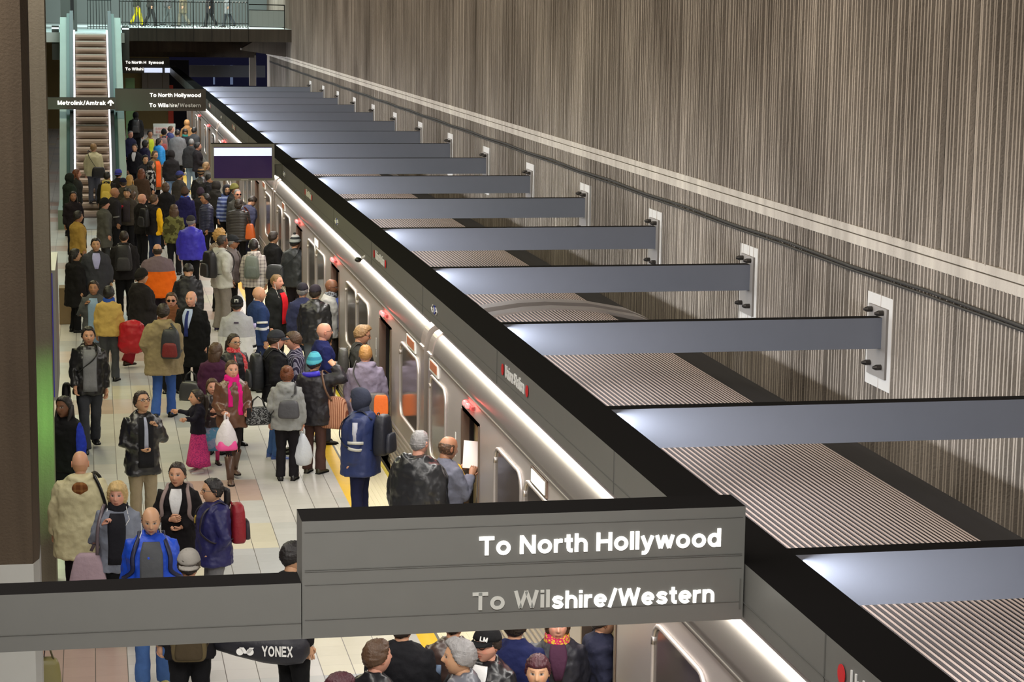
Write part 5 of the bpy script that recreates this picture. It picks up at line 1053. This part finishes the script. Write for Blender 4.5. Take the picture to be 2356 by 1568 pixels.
# --- behind them
r, B = person(375, 697, 1.80, 12, 'man in tan hooded coat and blue jeans with back to the camera', hair='short', hc='dark', skin='light', bulk=.05, top=('parka', 'wool', (150, 134, 104)), o={'hood': 1, 'hem': .70}, bot=jn_((60, 94, 166)), legs='walk', arms=('pocket', 'down'))
backpack(r, B, (54, 56, 62), 'slouching black backpack with red tab on the tan hooded coat', side=.16, zc=.98, col2=(120, 40, 40))
person(440, 667, 1.78, 205, 'bald elderly man in black overcoat, blue shirt and tie', hair='fringe', hc='white', skin='pink', bulk=.04, top=('coat', 'wool', (18, 18, 20)), o={'vee': (176, 190, 226), 'tie': (40, 50, 110)}, bot=tr(BK))
person(394, 671, 1.66, 185, 'woman in dark sunglasses with brown fur collar', hair='short', hc='brown', skin='pink', ex='shades', top=('jacket', 'wool', (120, 74, 50)), scarf=((130, 84, 56),), tail=0)
person(215, 644, 1.60, 186, 'woman in light blue blouse under an open grey jacket', hair='short', hc='dark', skin='tan', top=('coat', 'cotton', (82, 84, 88)), o={'open': (140, 166, 198), 'hem': .5}, bot=tr((110, 108, 112)), arms=('loose', 'strap'), hands=('down', 'fist'))
r, B = person(250, 656, 1.62, 12, 'person in mustard yellow sweater with blue collar seen from behind', hair='short', hc='black', skin='tan', bulk=.02, top=('sweater', 'cotton', (200, 168, 98)), o={'collar': 1}, scarf=((50, 84, 176),), tail=0, bot=tr((70, 72, 78)))
ct = carried('coat', r, (.40, -.06, .52), 'bright red coat draped over the arm beside the mustard sweater', 'coat'); cm_ = MB().loft([[(.24 * k * math.cos(a) * (1 + .12 * math.sin(5 * a)), .17 * k * math.sin(a), zz) for a in np.linspace(0, TAU, 19)[:-1]] for zz, k in ((0, .8), (.1, 1.05), (.3, 1.0), (.48, .85), (.55, .4))]); live(cm_, 'folded_coat', cloth('nylon', (176, 26, 40)), ct, .02, 3, .05)
r, B = person(325, 617, 1.74, 60, 'person in black hooded coat and dark red trousers facing right', hat=('beanie', (36, 34, 34)), hc='dark', skin='light', bulk=.04, top=('coat', 'cotton', (38, 35, 36)), o={'hood': 1, 'hem': .66}, bot=('baggy', 'cotton', (136, 28, 40)), shoe=('ankle', (74, 50, 34)), legs='walk', arms=('hold', 'hold'))
person(362, 559, 1.80, 3, 'heavy man in bright orange quilted jacket with grey shoulders', hair='fringe', hc='dark', skin='light', bulk=.07, top=('jacket', 'puffyoke', (255, 112, 26), (120, 104, 112)), o={'hem': .76}, bot=tr((40, 34, 46)), arms=('loose', 'loose'))
person(434, 607, 1.70, 8, 'person in black hooded jacket bending forward beside the orange jacket', hair='short', hc='black', bulk=.04, lean=14, nod=25, top=('jacket', 'nylon', (32, 32, 38)), o={'hood': 1}, bot=tr(BK))
person(220, 546, 1.80, 178, 'man in charcoal overcoat and pale blue shirt facing the camera', hair='short', hc='black', skin='asian', bulk=.02, top=('coat', 'wool', (64, 66, 74)), o={'vee': (176, 178, 226)}, bot=tr((30, 30, 34)), arms=('loose', 'loose'))
r, B = person(285, 529, 1.80, 4, 'man in black jacket with black backpack seen from behind', hair='buzz', hc='dark', skin='light', bulk=.05, top=('jacket', 'cotton', (32, 30, 32)), bot=tr(BK))
backpack(r, B, (40, 40, 44), 'black backpack with curved seams on the man behind the charcoal overcoat', size=1.15)
person(172, 571, 1.62, 70, 'woman with black bobbed hair in black coat facing right at the column', hair='mid', hc='black', skin='asian', bulk=.03, top=('coat', 'wool', (26, 25, 26)), bot=tr(BK))
person(179, 484, 1.72, 62, 'young person in ochre jacket facing right beside the column', hair='short', hc='black', skin='tan', top=('jacket', 'cotton', (170, 138, 70)), o={'open': (70, 66, 50)}, bot=tr((52, 52, 40)))
person(545, 679, 1.78, 8, 'man in black backward cap and grey sports jersey seen from behind', hat=('capback', (28, 28, 32)), hatmark='shield', hc='dark', skin='pink', bulk=.05, top=('shirt', 'lower', (172, 172, 180), (212, 212, 214)), o={'hem': .70, 'backpatch': (70, 60, 80), 'bands': (((30, 30, 32), 1.55), (WH, 1.75)), 'patch': (190, 180, 226)}, bot=tr((40, 40, 46)))
person(595, 657, 1.76, 70, 'bald man in navy jacket with white chest stripes facing right', hair='bald', skin='light', beard=.1, top=('jacket', 'band', (42, 60, 104), (214, 216, 222)), o={'bands': ((WH, .75),)}, bot=tr((40, 50, 84)))
r, B = person(636, 629, 1.78, 122, 'man with cropped fair hair in red hoodie under open black coat', hair='buzz', hc='sandy', skin='pink', ex='buds', top=('coat', 'cotton', (34, 36, 36)), o={'open': (226, 34, 46), 'oz': .92}, bot=tr((40, 40, 46)))
handbag(r, B, (-.30, .14, .80), (.34, .14, .30), (112, 38, 70), 'maroon leather bag of the man in red hoodie')
person(697, 649, 1.74, 15, 'man in dark cap and navy jacket half behind the leather jacket', hat=('cap', (44, 42, 50)), hc='grey', top=('jacket', 'cotton', (56, 60, 92)), bot=tr((50, 60, 80)))
person(724, 653, 1.72, 22, 'man in black cap and shiny black leather jacket at the second door', hat=('cap', (46, 40, 48)), hc='dark', skin='light', bulk=.04, top=('jacket', 'leather', (34, 34, 38)), bot=jn_((96, 104, 116)))
r, B = person(765, 640, 1.76, 115, 'man in light grey jacket and patterned scarf stepping out of the door', hair='bald', skin='brown', ex='glasses', top=('jacket', 'cotton', (186, 184, 180)), o={'open': (70, 84, 150)}, scarf=((150, 152, 160), (60, 60, 66)), tail=0, bot=tr((60, 54, 50)), nod=10)
r, B = person(511, 539, 1.90, 62, 'tall man in pale grey hoodie and grey trousers with backpack', hair='buzz', hc='dark', skin='brown', top=('hoodie', 'fleece', (190, 190, 184)), bot=('baggy', 'cotton', (132, 126, 120)), arms=('pocket', 'pocket'), shoe=('shoe', (60, 50, 90), WH))
backpack(r, B, (34, 34, 38), 'bulky black backpack on the tall man in pale grey hoodie', size=1.15)
person(505, 524, 1.70, 40, 'person with big curly golden hair in patterned top', hair='curly', hc='curlyblond', skin='light', top=('jacket', 'lace', (170, 156, 140), (110, 92, 84)), bot=tr(BK))
person(535, 540, 1.76, 100, 'man in black flat cap and grey vest beside the pale grey hoodie', hat=('beret', (40, 42, 46)), hc='grey', skin='tan', ex='glasses', top=('vest', 'cotton', (112, 104, 104)), o={'open': (92, 84, 80)}, bot=tr((28, 26, 28)))
r, B = person(584, 549, 1.74, 14, 'person with white headphones in plaid hoodie seen from behind', hair='short', hc='black', skin='light', ex='phones', top=('hoodie', 'plaid', (206, 200, 194), (140, 132, 132)), bot=tr((30, 30, 36)))
backpack(r, B, (116, 124, 116), 'grey green backpack with blue straps on the plaid hoodie', col2=(96, 104, 98))
person(629, 531, 1.72, 60, 'person with dark hair and black jacket at the train behind the headphones', hair='short', hc='dark', skin='asian', top=('jacket', 'cotton', (28, 28, 30)), bot=tr(BK))
r, B = person(679, 540, 1.80, 38, 'man in striped pompom beanie and black jacket entering the train', hat=('beanie', (150, 154, 150), (40, 44, 44), 'hstripe'), pom=(40, 44, 44), hc='dark', bulk=.05, top=('jacket', 'nylon', (44, 47, 50)), o={'patch': (214, 214, 216)}, bot=tr((34, 28, 32)))
handbag(r, B, (-.34, -.16, .98), (.44, .20, .30), (60, 62, 66), 'dark messenger bag behind the man in pompom beanie', name='messenger_bag', handles=False, kind='nylon', strap=[(-.16, -.28, 1.20), B.tpt(1.40, math.pi - .5, .07), B.up((.12, 0, 1.53)), B.tpt(1.28, .4, .06), (-.22, .02, 1.16)])
person(439, 494, 1.76, 12, 'man in cobalt blue jacket and dark cap seen from behind', hat=('cap', (52, 50, 54)), hc='grey', skin='pink', bulk=.05, top=('jacket', 'nylon', (60, 54, 190)), bot=tr(BK), arms=('loose', 'loose'))
person(400, 469, 1.66, 8, 'woman with long wavy brown hair in camouflage green jacket', hair='long', hc='brown', skin='light', top=('jacket', 'camo', (112, 112, 66), (72, 70, 40)), bot=tr((24, 24, 28)))

# --- the crowd at the foot of the escalator
r, B = person(354, 446, 1.78, 52, 'man with dark cropped hair and bright yellow sleeve', hair='short', hc='brown', skin='light', top=('jacket', 'sleeve', (36, 34, 38), (250, 194, 34)), bot=jn_(DJEAN), arms=('down', 'loose'))
backpack(r, B, (30, 30, 34), 'black backpack on the man with bright yellow sleeve', side=-.05)
for a_ in [
    (326, 444, 1.76, 62, 'bald man in black suit with white collar', dict(hair='bald', skin='pink', top=('blazer', 'wool', (26, 24, 26)), o={'vee': WH})),
    (240, 455, 1.70, 70, 'person in black beanie and long grey coat facing right', dict(hat=('beanie', (26, 26, 28)), skin='pink', top=('coat', 'wool', (84, 84, 80)), bot=tr((60, 62, 66)))),
    (263, 430, 1.76, 75, 'bald man in dark patterned jacket beside the long grey coat', dict(hair='bald', skin='tan', top=('jacket', 'cotton', (40, 38, 42)), o={'bands': ((GREY, 1.3),)})),
    (292, 431, 1.72, 190, 'young man with black hair and red badge facing the camera', dict(hair='bang', hc='black', skin='asian', top=('jacket', 'cotton', (66, 60, 54)), o={'open': (60, 54, 60), 'logo': (200, 50, 70)})),
    (168, 439, 1.64, 172, 'woman with long dark hair in black top by the column', dict(hair='long', hc='black', skin='tan', top=('jacket', 'cotton', (34, 28, 34)))),
    (381, 419, 1.72, 6, 'person with brown hair in black jacket seen from behind', dict(hair='mid', hl=.10, hc='brown', top=('jacket', 'cotton', (28, 27, 30)))),
    (425, 430, 1.76, 10, 'person in navy jacket with bright blue hood and brown knit cap', dict(hat=('beanie', (80, 62, 52)), top=('hoodie', 'cotton', (36, 34, 84)), o={'hood': 1}, scarf=((40, 92, 206),), tail=0, bot=tr(DNAVY))),
    (473, 444, 1.72, 262, 'man in navy quilted jacket turned to the left', dict(hair='short', hc='black', skin='tan', top=('jacket', 'puffer', (38, 42, 70)))),
    (546, 434, 1.78, 160, 'man with cropped grey hair and dark sunglasses', dict(hair='buzz', hc='grey', skin='pink', ex='shades', top=('jacket', 'cotton', (70, 70, 66)), o={'open': (180, 180, 170)})),
    (522, 424, 1.74, 175, 'man with glasses in dark hood and blue striped top', dict(hat=('hoodup', (48, 48, 54)), hc='black', skin='asian', beard=.6, ex='glasses', top=('hoodie', 'hstripe', (70, 84, 140), (150, 164, 206)))),
    (539, 422, 1.78, 120, 'person in olive knit hat behind the sunglasses man', dict(hat=('beanie', (122, 118, 66)), skin='tan', top=('jacket', 'cotton', (44, 44, 44)))),
    (462, 385, 1.74, 10, 'person in striped dark beanie and shiny leather jacket', dict(hat=('beanie', (34, 32, 32), (150, 120, 84), 'hstripe'), top=('jacket', 'leather', (36, 36, 38)))),
    (413, 392, 1.74, 50, 'man with dark beard and blue cap tilted to the right', dict(hat=('cap', (60, 66, 130)), hc='dark', skin='light', beard=.6, top=('jacket', 'cotton', (64, 60, 58)))),
    (497, 415, 1.70, 30, 'person in dark hood leaning towards the train', dict(hat=('hoodup', (52, 48, 46)), top=('hoodie', 'cotton', (48, 46, 44)))),
    (461, 431, 1.66, 20, 'person with dark purple knit hat behind the navy quilted jacket', dict(hat=('beanie', (58, 46, 58)), top=('jacket', 'cotton', (40, 38, 40)))),
    (177, 388, 1.66, 85, 'woman with long reddish hair at the foot of the escalator', dict(hair='long', hc='auburn', skin='pink', top=('jacket', 'cotton', (50, 52, 52)))),
    (160, 398, 1.70, 60, 'person in dark green hooded coat at the column edge', dict(hat=('hoodup', (34, 40, 36)), top=('coat', 'cotton', (40, 50, 44)))),
    (272, 388, 1.74, 20, 'person in blue cap at the escalator foot', dict(hat=('capback', (70, 74, 170)), top=('jacket', 'cotton', (44, 42, 44)))),
    (298, 401, 1.64, 20, 'woman with long golden blonde hair seen from behind', dict(hair='long', hc='curlyblond', top=('jacket', 'wool', (104, 96, 84)))),
    (325, 387, 1.66, 10, 'woman with long curly chestnut hair seen from behind', dict(hair='long', hc='auburn', hl=.42, top=('jacket', 'wool', (74, 56, 44)))),
    (283, 408, 1.70, 350, 'person in navy cap with small white mark at the crowd centre', dict(hat=('cap', (28, 28, 52)), top=('jacket', 'cotton', (62, 58, 48)))),
    (304, 438, 1.60, 30, 'person with brown hair half hidden behind the red badge', dict(hair='mid', hc='brown', top=('jacket', 'wool', (96, 92, 84)))),
    (346, 369, 1.68, 80, 'woman with long black hair in black and white jacket', dict(hair='long', hc='black', skin='light', top=('jacket', 'camo', (30, 30, 32), (170, 170, 170)))),
    (334, 356, 1.76, 165, 'man with black hair and black shirt facing the camera', dict(hair='quiff', hc='black', skin='asian', top=('shirt', 'cotton', (34, 34, 38)))),
    (356, 346, 1.78, 140, 'bearded man with glasses and bright orange lined coat', dict(hair='short', hc='brown', skin='light', beard=.5, ex='glasses', top=('coat', 'cotton', (112, 92, 62)), o={'open': (236, 100, 44)})),
    (394, 345, 1.74, 8, 'person in black hooded jacket and blue jeans seen from behind', dict(hat=('hoodup', (38, 36, 38)), top=('jacket', 'cotton', (38, 37, 40)), bot=jn_((110, 140, 180)))),
    (440, 318, 1.80, 12, 'broad person in dark grey hooded jacket and pale jeans', dict(hair='buzz', hc='grey', skin='tan', bulk=.05, top=('jacket', 'cotton', (56, 56, 58)), o={'hood': 1}, bot=jn_((130, 150, 170)))),
    (455, 327, 1.76, 85, 'man with dark hair beside the dark grey hooded jacket', dict(hair='short', hc='black', skin='pink', top=('jacket', 'cotton', (40, 36, 40)), arms=('hold', 'hold'))),
    (366, 317, 1.66, 75, 'person in bright sky blue puffer jacket', dict(hair='mid', hc='dark', skin='light', bulk=.03, top=('jacket', 'puffer', (34, 148, 226)))),
    (345, 299, 1.78, 165, 'man in high visibility yellow vest and beige jacket', dict(hair='short', hc='black', skin='tan', top=('vest', 'cotton', (170, 150, 110)), o={'open': (206, 220, 60)})),
    (334, 322, 1.66, 60, 'person with dark hair and navy coat by the green cladding', dict(hair='bob', hc='black', top=('coat', 'cotton', (40, 38, 64)))),
    (408, 297, 1.86, 6, 'broad man in mid grey wool jacket seen from behind', dict(hair='buzz', hc='dark', skin='tan', bulk=.06, top=('coat', 'wool', (124, 124, 128)))),
    (393, 289, 1.78, 85, 'man with red face and blue collar behind the grey wool jacket', dict(hair='short', hc='brown', skin='pink', top=('jacket', 'cotton', (70, 74, 120)))),
    (377, 296, 1.74, 5, 'person in black hat with grey and red backpack', dict(hat=('beanie', (24, 24, 26)), top=('jacket', 'cotton', (60, 60, 64)))),
    (426, 296, 1.66, 175, 'woman with dark hair and teal scarf looking down', dict(hair='bob', hc='dark', skin='tan', nod=18, top=('jacket', 'cotton', (48, 46, 50)), scarf=((60, 150, 140),), tail=0)),
    (449, 292, 1.74, 40, 'person in grey jacket close to the far train car', dict(hair='short', hc='black', top=('jacket', 'cotton', (74, 74, 78)))),
    (430, 275, 1.74, 10, 'person in tan hood nearest the far train door', dict(hat=('hoodup', (206, 152, 100)), top=('hoodie', 'cotton', (196, 146, 98)))),
    (474, 372, 1.64, 60, 'person with fair hair below the corner of the display screen', dict(hair='mid', hc='sandy', top=('jacket', 'cotton', (84, 80, 76)))),
    (482, 398, 1.70, 100, 'person in black jacket under the display screen', dict(hair='short', hc='black', top=('jacket', 'cotton', (34, 33, 36)))),
    (300, 300, 1.74, 150, 'man in dark blue suit at the edge of the green cladding', dict(hair='buzz', hc='grey', skin='pink', top=('blazer', 'wool', (40, 42, 70)))),
    (310, 330, 1.72, 200, 'person in black jacket and white shirt beside the escalator', dict(hair='short', hc='dark', top=('blazer', 'wool', (26, 26, 32)), o={'vee': WH})),
]: 
    r, B = person(a_[0], a_[1], a_[2], a_[3], a_[4], **a_[5])
    if 'red backpack' in a_[4]: backpack(r, B, (150, 120, 120), 'small grey and red backpack on the person in black hat', col2=(190, 90, 90))
r, B = person(549, 457, 1.64, 14, 'woman in dark quilted coat with orange bag seen from behind', hair='mid', hl=.08, hc='dark', bulk=.05, top=('parka', 'puffer', (44, 40, 40)), bot=tr(BK))
handbag(r, B, (.30, -.12, .72), (.30, .16, .38), (206, 96, 36), 'bright orange leather bag on the dark quilted coat', strap=[(.28, -.10, 1.06), B.tpt(1.40, 1.0, .09), B.up((.14, -.04, 1.55)), (.30, -.16, 1.06)], handles=False, taper=.6)
person(586, 452, 1.74, 50, 'man in slate blue suit stooping towards the train', hair='short', hc='dark', lean=22, nod=20, bulk=.03, top=('blazer', 'wool', (72, 74, 100)), bot=tr((50, 52, 74)))
r, B = person(246, 394, 1.74, 8, 'person in dark coat with blue hood carrying a yellow backpack', hair='short', hc='black', top=('coat', 'cotton', (34, 33, 34)), scarf=((206, 196, 140),), tail=0)
backpack(r, B, (208, 180, 74), 'mustard yellow backpack in the crowd at the escalator foot', size=1.0)
r, B = person(312, 257, 1.88, 3, 'tall person in black with large black backpack beyond the crowd', hat=('hoodup', (30, 29, 30)), bulk=.06, top=('jacket', 'cotton', (28, 28, 30)), bot=tr(BK))
backpack(r, B, (44, 44, 46), 'large shiny black backpack on the tall person in black', kind='leather', size=1.2)
r, B = person(215, 329, 1.76, 4, 'man in pale cream jacket riding up the escalator', zb=.43, hair='short', hc='sandy', skin='pink', bulk=.03, top=('jacket', 'cotton', (206, 200, 166)), bot=tr((80, 82, 90)))
handbag(r, B, (.16, -.30, .78), (.42, .16, .32), (30, 30, 34), 'black shoulder bag of the man on the escalator', handles=False, kind='nylon', strap=[(.08, -.26, 1.08), B.tpt(1.40, math.pi + .5, .06), B.up((-.12, 0, 1.53)), (.24, .0, 1.08)])
# --- legs behind the mezzanine railing
for px, lab, c, bc in ((315, 'person in yellow trousers walking behind the mezzanine railing', (70, 70, 60), (206, 186, 30)), (346, 'person in dark trousers striding behind the mezzanine railing', (60, 56, 52), (46, 44, 44)), (386, 'person in grey trousers behind the middle of the mezzanine railing', (90, 90, 90), (96, 100, 98)), (420, 'person in brown skirt behind the mezzanine railing', (110, 100, 80), (120, 112, 96)), (482, 'person in black coat at the right of the mezzanine railing', (30, 30, 32), (34, 34, 36)), (524, 'person in grey coat near the guard panel on the mezzanine', (110, 112, 112), (60, 62, 66))):
    person(px, -36.0 + (px - 315) * .0115, 1.74, 90 if px < 400 else 270, lab, zb=5.34, top=('coat' if px > 400 else 'jacket', 'cotton', c), bot=tr(bc), legs='walk')
